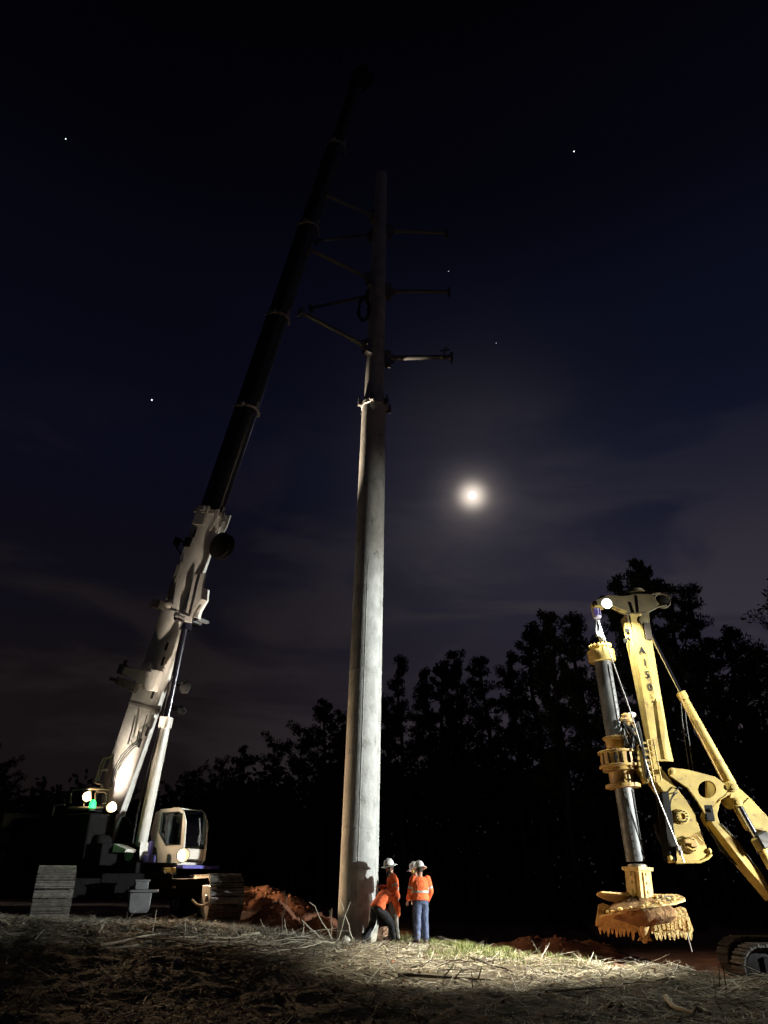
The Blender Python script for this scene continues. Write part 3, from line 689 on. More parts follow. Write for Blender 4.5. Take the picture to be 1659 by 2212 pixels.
# seam line and mould joint marks
mb = MB()
for (f0, f1, ang) in ((0.0, .62, -92), (.0, .62, -30)):
    A = R(ang); pts = []
    for i in range(9):
        t = lerp(f0, f1, i/8); pts.append(p_base + p_dir*(H_j*t) + (pa*math.cos(A) + pb*math.sin(A))*(lerp(r_base, r_joint, t)-.004))
    mb.tube(pts, .012, 6)
mb.build('mould_seam', concrete, shaft, 50)
for t in (.16, .42):
    mb = MB(); r = lerp(r_base, r_joint, t); mb.lathe(p_base + p_dir*(H_j*t), p_dir, [(r-.004, -.03), (r+.008, -.015), (r+.008, .015), (r-.004, .03)], 64, False); mb.build('mould_joint', concrete, shaft, 50)
# step joint collar with jacking lugs
mb = MB(); mb.lathe(p_joint, p_dir, [(r_joint+.002, -.12), (r_joint+.05, -.1), (r_joint+.05, .06), (r_up-.01, .16)], 48); col = mb.build('joint_collar', concrete, pole, 40)
for a in range(6):
    w = R(200 + a*60); d = pa*math.cos(w)+pb*math.sin(w); t = p_dir.cross(d)
    mb = MB(); mb.box(p_joint + d*(r_joint+.11), (.16, .12, .22), (d, t, p_dir)); mb.box(p_joint + d*(r_joint+.16) + p_dir*.16, (.05, .05, .2), (d, t, p_dir))
    mb.tube([p_joint + d*(r_joint+.1) + t*.09, p_joint + d*(r_joint+.1) - t*.09], .035, 8)
    mb.build('jacking_lug', galvanised, col, 40)
# davit arms: (root px, tip px, tip Y offset, root/tip radius)
def arm(rx, ry, tx, ty, dy, r0, r1, eye=False):
    z = at(rx, ry, PY).z
    s = (z - p_base.z)/p_dir.z; c = p_base + p_dir*s
    tip = at(tx, ty, PY+dy); d = tip-c; d2 = V((d.x, d.y, 0)).normalized()
    rs = lerp(r_up, r_top, max(0, (s-H_j)/(H_t-H_j))) if s > H_j else r_joint
    root = c + d2*rs*.9
    m = MB(); m.tube([root, root.lerp(tip, .5), tip], [r0, (r0+r1)/2, r1], 12)
    a = m.build('crossarm', galvanised, pole, 40)
    m = MB(); ax = (d2, V((-d2.y, d2.x, 0)), V((0, 0, 1)))
    m.box(c + d2*(rs+.09) - V((0, 0, .02)), (.24, .3, .62), ax); m.box(c + d2*(rs+.2), (.3, .08, .4), ax); m.tube([c + d2*(rs+.2) - ax[1]*.2, c + d2*(rs+.2) + ax[1]*.2], .05, 8)
    m.build('arm_bracket', galvanised, a, 40)
    m = MB(); m.box(tip, (.1, .24, .3), ax); m.tube([tip - ax[2]*.15, tip - ax[2]*.32], .03, 8)
    m.build('end_plate', galvanised, a, 40)
    if eye:
        m = MB(); q = root.lerp(tip, .9); m.tube([q, q + V((0, 0, .38)), q + V((.12, 0, .5))], .03, 6); m.tube([q + V((-.16, 0, .3)), q + V((.2, 0, .36))], .03, 6); m.build('step_bolt', galvanised, a, 40)
arm(842, 773, 975, 771, .3, .1, .085, True); arm(846, 628, 970, 630, .3, .09, .075); arm(846, 497, 965, 503, .3, .085, .07)
arm(792, 760, 650, 674, -2.4, .1, .08); arm(798, 613, 668, 538, -2.4, .09, .075); arm(800, 478, 705, 421, -2.4, .085, .07)
arm(797, 631, 672, 665, 2.6, .08, .06); arm(803, 500, 682, 520, 2.6, .075, .06)
# coil of climbing rope hung on the left face
cc = at(786, 668, PY-.35); rope = mat('dark_rope', (.03,.028,.025), (.02,.018,.016), 30, .9, bump=.4)
mb = MB()
for k in range(9):
    mb.tube([cc + V((random.gauss(0, .03), random.gauss(0, .04), 0)) + V((.2*math.cos(w), .1*math.sin(w)*.6, .62*math.sin(w))) for w in [2*math.pi*i/22 for i in range(23)]], .028, 6, False)
mb.tube([cc + V((.02, .0, .6)), cc + V((.15, .15, .75))], .025, 6)
co = mb.build('rope_coil', rope, loc=cc, smooth=50); tag(co, 'dark coil of rope hung high on the pole between the arm levels', 'rope')

# ------------------------------------------------------------------ crawler crane
C0 = V((-7.8, 25.5, 0)); GZ = .78
F_ = V((.84, -.543, 0)).normalized(); L_ = V((-F_.y, F_.x, 0)); Z_ = V((0, 0, 1))
T_ = V((math.sin(R(23)), -math.cos(R(23)), 0)); S_ = V((math.cos(R(23)), math.sin(R(23)), 0))
def cw(f, l, u): return C0 + F_*f + L_*l + Z_*u
def tw(t, s, u): return C0 + T_*t + S_*s + Z_*u
crane = empty('crawler_crane', C0 + Z_*GZ, 'huge white telescopic crawler crane with raised black boom at the left', 'crane')
FA = (F_, L_, Z_); TA = (T_, S_, Z_)
def belt(mbs, ctr, T, S, ln, ht, wd, n, z0, th=.05, bar=.035):
    # shoes around a stadium in the plane T-Z
    rad = ht/2-.05; st = ln-ht; per = 2*st+2*math.pi*rad
    for i in range(n):
        q = per*i/n
        if q < st: t, z, a = -st/2+q, rad, math.pi/2
        elif q < st+math.pi*rad: w = (q-st)/rad; a = math.pi/2-w; t, z = st/2+rad*math.cos(a), rad*math.sin(a)
        elif q < 2*st+math.pi*rad: t, z, a = st/2-(q-st-math.pi*rad), -rad, -math.pi/2
        else: w = (q-2*st-math.pi*rad)/rad; a = -math.pi/2-w; t, z = -st/2+rad*math.cos(a), rad*math.sin(a)
        nrm = T*math.cos(a)+Z_*math.sin(a); tn = nrm.cross(S)
        c = ctr + T*t + Z_*(z0+ht/2+z)
        mbs.box(c, (th, wd, per/n*.84), (nrm, S, tn))
        mbs.box(c + nrm*(th/2+bar/2) + tn*(per/n*.26), (bar, wd*.97, .035), (nrm, S, tn)); mbs.box(c + nrm*(th/2+bar/2*.8) - tn*(per/n*.2), (bar*.8, wd*.97, .025), (nrm, S, tn))
        mbs.box(c - nrm*.06, (.09, .22, per/n*.8), (nrm, S, tn))
for sgn in (-1, 1):
    ctr = tw(0, 2.25*sgn, 0); GT = GZ - .09*sgn; mb = MB(); belt(mb, ctr, T_, S_, 7.1, 1.2, .95, 74, GT, .05, .055)
    tk = mb.build('track', track_steel, crane, 30)
    mb = MB(); mb.box(ctr + Z_*(GT+.6), (5.7, .46, .62), TA); mb.box(ctr + Z_*(GT+.93) - S_*0, (4.6, .3, .12), TA)
    mb.build('track_frame', dark_steel, tk, 30, .02)
    for e, r in ((1, .5), (-1, .48)):
        mb = MB(); mb.lathe(ctr + T_*(2.95*e) - S_*.28 + Z_*(GT+.6), S_, [(.2, 0), (r, .02), (r, .14), (r*.8, .16), (r*.8, .4), (r, .42), (r, .54), (.2, .56)], 28); mb.build('idler_wheel' if e > 0 else 'drive_sprocket', dark_steel, tk, 40)
        # pointed cheek plate beside the idler, on the inner and outer flanks
        for sd in (-1, 1):
            o = ctr + T_*(2.55*e) + S_*(sd*.36) + Z_*(GT+.6); mb = MB()
            mb.prism([o + T_*(x*e) + Z_*z for x, z in ((.75, .18), (.75, -.2), (.52, -.5), (.3, -.56), (-.5, -.36), (-.5, .34), (.5, .34))], S_*(sd*.07))
            mb.lathe(o + S_*(sd*.07) + T_*(.35*e), S_*sd, [(.09, 0), (.09, .05), (.05, .06)], 14)
            mb.build('idler_guard', track_steel, tk, 30, .012)
    for k in range(7):
        mb = MB(); mb.lathe(ctr + T_*(-2.1+.7*k) - S_*.2 + Z_*(GT+.2), S_, [(.06, -.08), (.15, -.05), (.15, .45), (.06, .48)], 14); mb.build('track_roller', dark_steel, tk, 40)
    for tt in (1.15, -1.15):
        mb = MB(); mb.box(tw(tt, 1.15*sgn, GZ+.78), (.75, 1.8, .5), TA); mb.build('axle_beam', under_shaded, crane, 30, .03)
mb = MB(); mb.box(tw(0, 0, GZ+.85), (3.1, 2.0, .62), TA); mb.lathe(C0+Z_*(GZ+1.12), Z_, [(1.1, 0), (1.1, .16), (.98, .2), (.98, .36)], 40); mb.build('carbody', under_shaded, crane, 40, .03)
# front carbody jack block with flat flange
mb = MB(); j = at(302, 1937, 23.3); mb.loft([[j + S_*x + T_*y + Z_*z for x, y in ((-w_, -.2), (w_, -.2), (w_, .2), (-w_, .2))] for w_, z in ((.22, -.4), (.28, -.3), (.3, .1))]); mb.box(j + Z_*.14 + S_*.08, (.46, .78, .07), TA); mb.box(j + Z_*.29, (.32, .36, .24), TA); mb.box(j + Z_*.4, (.36, .42, .06), TA); mb.build('jack_block', grey_steel, crane, 30, .02)
# upper works
U0 = GZ+1.42
mb = MB(); mb.box(cw(-1.6, -.1, U0-.12), (5.6, 1.6, .34), FA); mb.box(cw(-2.6, -.1, U0+.2), (3.2, 1.5, .5), FA)
up = mb.build('upper_frame', under_shaded, crane, 30, .03)
mb = MB(); mb.box(cw(-2.2, -1.25, U0+.75), (4.0, .95, 1.3), FA); mb.build('engine_cover', under_shaded, crane, 30, .06)
for k in range(3):
    mb = MB(); mb.box(cw(-4.75, 0, U0+.2+k*.56), (1.2, 4.2, .52), FA); mb.build('counterweight_slab', mat('counterweight_paint%d' % k, (.02,.019,.018), (.014,.013,.012), 3, .6), crane, 30, .05)
mb = MB(); mb.box(cw(-.1, -1.2, U0+.25), (.9, .7, .6), FA); mb.lathe(cw(-.1, -1.5, U0+.6), L_, [(.12, 0), (.2, .05), (.2, .5)], 16); mb.build('hydraulic_tank', under_shaded, crane, 30, .03)
mb = MB(); mb.prism([cw(.35, -.75, U0+.55), cw(.95, -.75, U0+.38), cw(.9, -.75, U0+.3), cw(.25, -.75, U0+.32)], L_*-.4); mb.build('tank_guard', white_paint, crane, 30, .01)
# boom plane
bf = at(245, 1744, 27.0); bfv = on_plane(780, 165, bf, L_); tip = bfv
BA = (tip-bf).normalized(); BN = BA.cross(L_).normalized()       # BN: towards the underside (front)
if BN.dot(F_) < 0: BN = -BN
def bpos(px, py):
    P = on_plane(px, py, bf, L_); return (P-bf).dot(BA)
s_list = [bpos(780-.3385*(y-165), y) for y in (1325, 1108, 882, 684, 490, 315, 172)]
def bsec(s, w, d, k=.32):
    o = bf + BA*s; h = d/2; pts = []
    prof = [(-w/2, -h+.06), (-w/2+.06, -h), (w/2-.06, -h), (w/2, -h+.06)] + [(w/2*math.cos(math.pi*k/16), -.12*h + 1.12*h*math.sin(math.pi*k/16)) for k in range(17)]
    return [o + L_*a + BN*b for a, b in prof]
def bw(px_w, y):     # metres wide at a picture height
    P = on_plane(780-.3385*(y-165), y, bf, L_); return px_w/ppm(P)
wA = bw(72, 1640); 
dims = [(wA*.8, wA*.86), (wA*.76, wA*.84), (bw(50, 1000)*.86, bw(50, 1000)*.94), (bw(47, 780)*.86, bw(47, 780)*.94), (bw(43, 590)*.86, bw(43, 590)*.94), (bw(38, 400)*.86, bw(38, 400)*.94), (bw(29, 240)*.86, bw(29, 240)*.94)]
print('boom', [round(x, 2) for x in s_list], dims, tip)
def section(name, s0, s1, w, d, m, parent=crane):
    mb = MB(); n = 6; mb.loft([bsec(lerp(s0, s1, i/n), w, d) for i in range(n+1)]); return mb.build(name, m, parent, 35)
base = section('boom_base', -1.0, s_list[0], *dims[0], white_paint)
sec1 = section('boom_base_upper', s_list[0]-.02, s_list[1], *dims[1], white_paint)
def collar(s, w, d, m, parent, th=.12, ear=.1, lugs=True):
    mb = MB()
    ro = bsec(s-th, w+.1, d+.1); ro2 = bsec(s, w+.1, d+.1); ri = bsec(s, w-.06, d-.06); ri0 = bsec(s-th, w-.06, d-.06)
    mb.loft([ri0, ro, ro2, ri], False)
    if lugs:
        for a in (-1, 1):
            mb.box(bf + BA*(s-th/2) + L_*(a*(w/2+.07)) + BN*(d*.1), (th*1.6, .1, .2), (BA, L_, BN))
        mb.box(bf + BA*(s+.1) + BN*(d*.5), (.3, .1, .08), (BA, L_, BN))
    return mb.build('boom_collar', m, parent, 35)
# heavy head of the base section with stiffener ears
hs = s_list[1]; w1, d1 = dims[1]
collar(hs, w1+.06, d1+.06, collar_paint, sec1, .16)
mb = MB()
for a in (-1, 1):
    mb.box(bf + BA*(hs-.3) + L_*(a*(w1/2+.06)), (.75, .09, d1*.6), (BA, L_, BN)); mb.box(bf + BA*(hs-.05) + L_*(a*(w1/2+.14)) + BN*.1, (.18, .2, .22), (BA, L_, BN))
for k in (-.3, 0, .3):
    mb.prism([bf + BA*(hs+.05) + L_*k + BN*(d1/2+.15), bf + BA*(hs-.45) + L_*k + BN*(d1/2+.15), bf + BA*(hs-.9) + L_*k + BN*(d1/2-.02), bf + BA*(hs+.05) + L_*k + BN*(d1/2-.02)], L_*.05)
mb.build('head_stiffener', white_paint, sec1, 30)
names = 5
for i in range(2, 7):
    w, d = dims[i]
    sc = section('boom_section', s_list[i-1]-.15, s_list[i], w, d, black_paint)
    if i < 6: collar(s_list[i], w, d, collar_paint, sc, .1)
# boom tip with sheaves
mb = MB(); st_ = s_list[6]; w, d = dims[6]
for a in (-1, 1):
    mb.prism([bf + BA*(st_-.6) + L_*(a*w*.42) + BN*q[1] + BA*q[0] for q in ((0, -d*.5), (.9, -d*.6), (1.15, -d*.2), (1.1, d*.7), (.7, d*1.15), (.1, d*.55))], L_*(a*.05))
head = mb.build('boom_tip', black_paint, crane, 30)
for q in ((.85, .25), (.45, .75)):
    mb = MB(); mb.lathe(bf + BA*(st_-.6+q[0]) + BN*(d*q[1]) - L_*(w*.36), L_, [(.1, 0), (.26, .0), (.2, .06), (.26, .12), (.26, .3), (.2, .36), (.26, w*.72)], 22); mb.build('sheave', dark_steel, head, 40)
# lift cylinder
cb = at(300, 1846, 26.1); cbq = on_plane(300, 1846, bf, L_); crod = on_plane(403, 1340, bf, L_); cmid = on_plane(350, 1550, bf, L_)
ca = (crod-cbq).normalized(); smid = (cmid-cbq).dot(ca)
rc = 24/2/ppm(cbq + ca*smid*.6)
mb = MB(); mb.lathe(cbq, ca, [(rc*.86, .1), (rc, .2), (rc, smid-.35), (rc*1.22, smid-.34), (rc*1.22, smid), (rc*.9, smid+.02)], 32); mb.tube([cbq - L_*.42, cbq + L_*.42], .2, 16); mb.box(cbq + ca*.1, (.4, .34, .5), FA)
cyl = mb.build('lift_cylinder', white_paint, crane, 35)
mb = MB(); mb.lathe(cbq, ca, [(rc*.72, smid), (rc*.72, (crod-cbq).length-.15)], 28); mb.tube([crod - L_*.5, crod + L_*.5], .13, 14); mb.box(crod - ca*.12, (.34, .3, .5), FA); mb.build('piston_rod', chrome, cyl, 35)
mb = MB(); o = -BN*0
mb.tube([cbq - L_*(rc+.03) + ca*.3 - F_*.15, cbq - L_*(rc+.05) + ca*1.2 - F_*.2, cbq - L_*(rc+.03) + ca*3.2 - F_*.05, cbq - L_*(rc+.02) + ca*3.9], .035, 6); mb.tube([cbq - L_*(rc+.03) + ca*3.9, cbq - L_*(rc+.03) + ca*(smid-.4)], .02, 6); mb.build('feed_hose', rubber, cyl, 40)
mb = MB()
for a in (-1, 1):
    mb.prism([cbq + L_*(a*.3) + F_*x + Z_*z for x, z in ((-.4, -.55), (.5, -.55), (.35, .2), (0, .34), (-.3, .2))], L_*(a*.08))
mb.build('cylinder_bracket', dark_steel, crane, 30)
# fan-shaped lift bracket under the base boom
def b2(px, py, dl=0): return on_plane(px, py, bf + L_*dl, L_)
def zb(x, y): return ((250+x/3.95)*.864, (1240+y/3.951)*.864)
mb = MB()
hw = dims[1][0]/2+.03
outl = [(800, 790), (1040, 760), (1008, 900), (995, 1010), (935, 1115), (915, 1190), (905, 1250), (835, 1240), (828, 1110), (785, 965)]
bw2 = .2
for a in (-1, 1): mb.prism([b2(*zb(x, y), dl=a*bw2-.04) for x, y in outl], L_*.08)
mb.prism([b2(*zb(x, y), dl=-bw2) for x, y in ((1005, 900), (992, 1010), (932, 1115), (912, 1190), (900, 1180), (918, 1110), (975, 1000), (985, 900))], L_*(2*bw2))
mb.build('lift_bracket', white_paint, crane, 30, .01)
mb = MB(); q = b2(*zb(870, 1215)); 
for s2 in (-.5, .5): mb.box(q + L_*s2*.9 + F_*.3, (.12, .5, .1), FA)
mb.tube([q - L_*.62 , q + L_*.62], .09, 12); mb.build('bracket_pin', galvanised, crane, 40)
# boom-side fittings
def bs(s, dl, dn): return bf + BA*s + L_*dl + BN*dn
BX = (BA, L_, BN)
w0, d0 = dims[0]
# hose reel on the front side (dark disc)
q = on_plane(481, 1181, bf, L_); mb = MB(); mb.lathe(q + L_*.1, -L_, [(.12, -.05), (.5, 0), (.5, .04), (.36, .06), (.36, .22), (.5, .24), (.5, .28), (.12, .32)], 30); mb.box(q - BN*.2 , (.2, .16, .5), BX); mb.build('hose_reel', dark_steel, crane, 40)
for (px, py, r) in ((386, 1480, .24), (379, 1531, .17)):
    q = on_plane(px, py, bf, L_); mb = MB(); mb.lathe(q + L_*.35, -L_, [(.06, -.1), (r, 0), (r*.86, .05), (r, .1), (.06, .2)], 22); mb.box(q - BN*.25 + L_*.3, (.14, .1, .6), BX); mb.build('guide_sheave', dark_steel, crane, 40)
# white arm reaching left from the boom with a floodlight frame
q0 = on_plane(333, 1470, bf - L_*(w0/2+.05), L_); q1 = on_plane(272, 1449, bf - L_*(w0/2+.35), L_)
mb = MB(); d = (q1-q0).normalized(); up_ = L_.cross(d).normalized()
mb.prism([q0 - up_*.28, q0 + up_*.26, q1 + up_*.12, q1 - up_*.1], -L_*.14); mb.box(q0 - L_*.06, (.7, .2, .62), BX)
armo = mb.build('boom_side_arm', white_paint, crane, 30, .01)
mb = MB(); mb.box(q1 + d*.1, (.26, .3, .34), (d, L_, up_)); mb.box(q1 + d*.15 + up_*.25, (.1, .1, .2), (d, L_, up_)); mb.box(q1 + d*.35 - up_*.42, (.3, .16, .12), (d, L_, up_)); mb.build('swivel_block', galvanised, armo, 30, .01)
mb = MB(); f0 = q1 - up_*.3 - d*.0
mb.tube([f0 + d*.25, f0 + d*.25 - up_*.22, f0 - d*.75 - up_*.28, f0 - d*.8 + up_*.0, f0 + d*.25], .03, 6); mb.box(f0 - d*.3 - up_*.1, (.75, .12, .2), (d, L_, up_)); mb.build('light_frame', mat('grey_frame_paint', (.32,.31,.26), (.2,.19,.16), 6, .5), armo, 30)
# end bracket above the lower sleeve
q = on_plane(362, 1310, bf - L_*(w0/2), L_); mb = MB(); mb.box(q - BN*.42, (.3, .5, .5), BX); mb.tube([q - BN*.2, q - BN*.2 + BA*1.6], .04, 6); mb.tube([q - BN*.08, q - BN*.08 + BA*1.7], .03, 6); mb.ball(q + BN*.05 + BA*.1, .17); mb.build('sensor_bracket', collar_paint, crane, 40)
q = on_plane(412, 1172, bf - L_*(w0/2), L_); mb = MB(); mb.tube([q - BN*.1, q - BN*.9], .05, 6); mb.box(q - BN*.15, (.36, .16, .3), BX); mb.box(q - BN*.8, (.3, .2, .16), BX); mb.tube([q - BN*.9 - BA*.1, q - BN*.3 - BA*.5], .03, 6); mb.build('cable_bracket', dark_steel, crane, 40)
# slots, hoses and plates on the boom's near side
for (px, py) in ((330, 1500), (318, 1580), (302, 1605), (352, 1428), (420, 1152), (360, 1396)):
    q = on_plane(px, py, bf - L_*(w0/2+.004), L_); mb = MB(); mb.box(q, (.3, .03, .1), BX); mb.build('slot_plate', dark_steel, crane, 30)
mb = MB()
for k in range(3):
    pts = [on_plane(x+k*3.2, y+k*2.5, bf - L_*(w0/2+.05), L_) for x, y in ((300, 1578), (296, 1600), (280, 1612), (262, 1632), (246, 1660), (238, 1700))]
    mb.tube(pts, .016, 6)
mb.tube([on_plane(x, y, bf - L_*(w0/2+.05), L_) for x, y in ((318, 1545), (309, 1575), (303, 1600), (296, 1608), (287, 1610), (283, 1598))], .016, 6); mb.tube([on_plane(x, y, bf - L_*(w0/2+.05), L_) for x, y in ((292, 1545), (284, 1580), (276, 1608))], .025, 6); mb.build('boom_hose', rubber, crane, 40)
mb = MB(); mb.loft([bsec(s, w0+.035, d0+.035) for s in (bpos(331, 1530)-.06, bpos(331, 1530)+.03)], True); mb.build('boom_band', collar_paint, base, 35)
mb = MB(); mb.loft([bsec(s, w0+.02, d0+.02) for s in (bpos(290, 1612)-.05, bpos(290, 1612)+.03)], True); mb.build('boom_weld_ring', white_paint, base, 35)
# side ladder-like rail at the foot of the boom
def rail_tube(mb, pts, r=.03): mb.tube(pts, r, 8)
fo = bf - L_*(w0/2+1.0)
def fr(px, py): return on_plane(px, py, fo, L_)
mb = MB(); rail_tube(mb, [fr(241, 1634), fr(224, 1637), fr(217, 1652), fr(206, 1690)]); rail_tube(mb, [fr(243, 1630), fr(228, 1640), fr(211, 1690)]); rail_tube(mb, [fr(207, 1690), fr(219, 1693), fr(224, 1700)], .05); rail_tube(mb, [fr(218, 1664), fr(232, 1662)])
mb.build('boom_ladder', collar_paint, crane, 40)
mb = MB()
rail_tube(mb, [fr(152, 1735), fr(154, 1712), fr(160, 1706), fr(198, 1704)]); rail_tube(mb, [fr(206, 1742), fr(207, 1714), fr(210, 1710), fr(228, 1711), fr(233, 1716), fr(231, 1737), fr(222, 1738)], .035)
rail_tube(mb, [fr(196, 1703), fr(236, 1705)], .045); rail_tube(mb, [fr(196, 1703), fr(197, 1745)]); rail_tube(mb, [fr(182, 1703), fr(181, 1745)]); rail_tube(mb, [fr(150, 1745), fr(225, 1746)], .05)
rail_tube(mb, [fr(112, 1770), fr(118, 1740), fr(140, 1738)])
mb.build('guard_rail', mat('grey_rail_paint', (.5,.48,.36), (.38,.36,.27), 6, .5), crane, 40)
mb = MB(); q = fr(190, 1752); mb.box(q - Z_*.05, (1.9, .9, .1), FA); mb.box(q - Z_*.75 + L_*.1, (1.7, .7, 1.3), FA); mb.build('rear_deck', under_shaded, crane, 30, .02)
mb = MB()
for a in (-1, 1): mb.prism([cw(x, a*.62, z) for x, z in ((-3.3, U0+.7), (-.6, U0+.7), (-1.3, U0+1.4), (-1.9, bf.z-.2), (-2.5, bf.z-.2))], L_*(a*.12))
mb.build('boom_foot_bracket', under_shaded, crane, 30, .02)
# cab
cabc = at(385, 1811, 26.5); cabf, cabl = (cabc-C0).dot(F_), (cabc-C0).dot(L_)
zb0, zb1 = 2.24, 3.86; CL, CWD = 1.55, 1.0
def kc(f, l, u): return C0 + F_*(cabf+f) + L_*(cabl+l) + Z_*u
h_ = zb1-zb0
side = [(-.45, 0), (.62, 0), (.78, .12), (.8, .55), (.76, 1.2), (.6, 1.52), (.42, h_), (-.45, h_), (-.66, h_-.06), (-.8, .95)]
win = [(-.33, h_-.1), (.44, h_-.1), (.6, 1.45), (.66, .55), (-.0, .55), (-.36, .92)]
mb = MB()
mb.prism([kc(f, -CWD/2, zb0+u) for f, u in side], L_*.06, [[kc(f, -CWD/2, zb0+u) for f, u in win]])
mb.prism([kc(f, CWD/2, zb0+u) for f, u in side], -L_*.06, [[kc(f, CWD/2, zb0+u) for f, u in win]])
mb.box(kc(-.05, 0, zb0-.03), (1.5, CWD+.04, .08), FA); mb.box(kc(-.02, 0, zb1), (.9, CWD, .06), FA); mb.box(kc(-.6, 0, zb0+.45), (.08, CWD, .9), FA)
cab = mb.build('cab', cream_paint, crane, 30, .012)
mb = MB()
for a in (-1, 1): mb.tube([kc(f, a*(CWD/2-.02), zb0+u) for f, u in ((.64, 0), (.8, .12), (.82, .55), (.78, 1.2), (.62, 1.52), (.42, h_+.01), (.1, h_+.02))], .032, 8)
mb.tube([kc(.8, -CWD/2, zb0+.42), kc(.8, CWD/2, zb0+.42)], .02, 8); mb.tube([kc(.66, -CWD/2, zb0+.02), kc(.66, CWD/2, zb0+.02)], .03, 8); mb.tube([kc(.45, -CWD/2, zb0+h_), kc(.45, CWD/2, zb0+h_)], .02, 8)
mb.build('windshield_frame', white_paint, cab, 40)
mb = MB(); mb.loft([[kc(f, -CWD/2+.03, zb0+u), kc(f, CWD/2-.03, zb0+u), kc(f-.01, CWD/2-.03, zb0+u), kc(f-.01, -CWD/2+.03, zb0+u)] for f, u in ((.79, .44), (.8, .55), (.77, 1.2), (.61, 1.52), (.45, h_-.02))]); mb.build('windshield', glass, cab, 40)
mb = MB(); mb.prism([kc(.78, -CWD/2+.03, zb0+.14), kc(.78, CWD/2-.03, zb0+.14), kc(.79, CWD/2-.03, zb0+.42), kc(.79, -CWD/2+.03, zb0+.42)], -F_*.03); mb.build('front_panel', cream_paint, cab, 30)
for a in (-1, 1):
    mb = MB(); mb.prism([kc(f, a*(CWD/2-.025), zb0+u) for f, u in win], L_*(-a*.01)); wn = mb.build('side_window', glass, cab, 30)
    mb = MB(); wp = [kc(f, a*(CWD/2+.005), zb0+u) for f, u in win]; mb.tube(wp + [wp[0], wp[1]], .022, 6); mb.build('window_seal', rubber, wn, 40)
mb = MB(); mb.box(kc(-.1, 0, zb0+.42), (.5, .5, .14), FA); mb.box(kc(-.36, 0, zb0+.85), (.14, .48, .8), FA); mb.box(kc(-.38, 0, zb0+1.33), (.1, .26, .2), FA); mb.build('operator_seat', mat('seat_cloth', (.12,.12,.13), (.08,.08,.09), 8, .9), cab, 30, .03)
mb = MB(); mb.tube([kc(.74, .12, zb0+1.36), kc(.8, .16, zb0+.95), kc(.8, .18, zb0+.55)], .018, 6); mb.tube([kc(.74, .14, zb0+1.36), kc(.81, .26, zb0+.6)], .02, 6); mb.tube([kc(.81, .1, zb0+.62), kc(.81, .2, zb0+.7), kc(.81, .24, zb0+.86), kc(.81, .12, zb0+.82), kc(.81, .1, zb0+.62)], .014, 6); mb.build('wiper_arm', galvanised, cab, 40)
mb = MB(); mb.box(kc(.45, -.25, zb0+.62), (.14, .2, .3), FA); mb.tube([kc(.4, .2, zb0+.4), kc(.36, .2, zb0+.85)], .02, 6); mb.box(kc(.58, -.42, zb0+1.0), (.06, .06, .3), FA); mb.build('control_console', rubber, cab, 30)
mb = MB(); mb.prism([kc(-.2, -CWD/2-.1, zb0-.14), kc(1.0, -CWD/2-.1, zb0-.14), kc(1.0, CWD/2+.5, zb0-.14), kc(-.2, CWD/2+.5, zb0-.14)], Z_*.1)
mb.build('cab_step', blue_paint, crane, 30, .01)
mb = MB(); q = at(322, 1858, 25.6); mb.box(q, (.26, .3, .3), FA); mb.tube([q + Z_*.1, q + Z_*.55 + F_*.02], .07, 10); mb.build('valve_block', blue_paint, crane, 30, .02)
mb = MB(); q = at(352, 1880, 25.0); mb.box(q, (.9, .18, .14), FA); mb.build('yellow_hook_bar', yellow, crane, 30, .01)
mb = MB(); q = at(368, 1896, 24.6); mb.tube([q + Z_*.15, q - Z_*.25], .03, 8); mb.tube([q - Z_*.25 - F_*.25, q - Z_*.25 + F_*.25], .03, 8); mb.tube([q - F_*.6 + Z_*.2, q - F_*.3 + Z_*.18, q - F_*.12 + Z_*.02, q - F_*.1 - Z_*.1], .025, 6); mb.build('deck_step', collar_paint, crane, 40)
mb = MB(); q = at(415, 1944, 23.4); e = at(452, 1948, 22.9); mb.tube([q, q.lerp(e, .3) - Z_*.1, q.lerp(e, .7) - Z_*.12, e - Z_*.02], .03, 6); mb.build('travel_hose', mat('dusty_hose', (.3,.25,.18), (.2,.16,.12), 9, .8), crane, 40)
# lamps on the crane
LAMPS = {}
def lamp_head(key, P, d, r, lens, parent, name='work_lamp', body=dark_steel):
    d = V(d).normalized(); mb = MB(); mb.lathe(P - d*.16, d, [(.004, 0), (r*.5, 0), (r*1.2, .06), (r*1.62, .2), (r*1.62, .24), (r*1.53, .24), (r*1.38, .17), (r*.9, .115), (.004, .1)], 22, False); mb.tube([P - d*.1, P - d*.1 - Z_*.25], .02, 6)
    o = mb.build(name, body, parent, 40)
    mb = MB(); mb.lathe(P, d, [(r*.3, -.05), (r*.9, -.03), (r*1.35, .02), (r*1.5, .075)], 22, False); mb.build('reflector', dish_white, o, 40)
    mb = MB(); mb.lathe(P, d, [(r*.5, -.045), (r*.66, -.0), (r*.5, .045), (r*.2, .06)], 18); mb.build('lens', lens, o, 40); LAMPS[key] = P + d*.1
toward = lambda P: (CAM-P).normalized()
PL1 = fr(186, 1721); PL2 = fr(239, 1744); PLG = on_plane(200, 1739, bf - L_*(w0/2+2.0), L_)
lamp_head('deck1', PL1, toward(PL1) + V((.5, 0, 0)), .1, warm_lens, crane)
lamp_head('deck2', PL2, toward(PL2) + V((.3, 0, 0)), .1, warm_lens, crane)
PLC = kc(.84, -CWD/2-.02, zb0+.24); lamp_head('cab', PLC, toward(PLC) + V((.35, 0, -.05)), .13, warm_lens, cab)
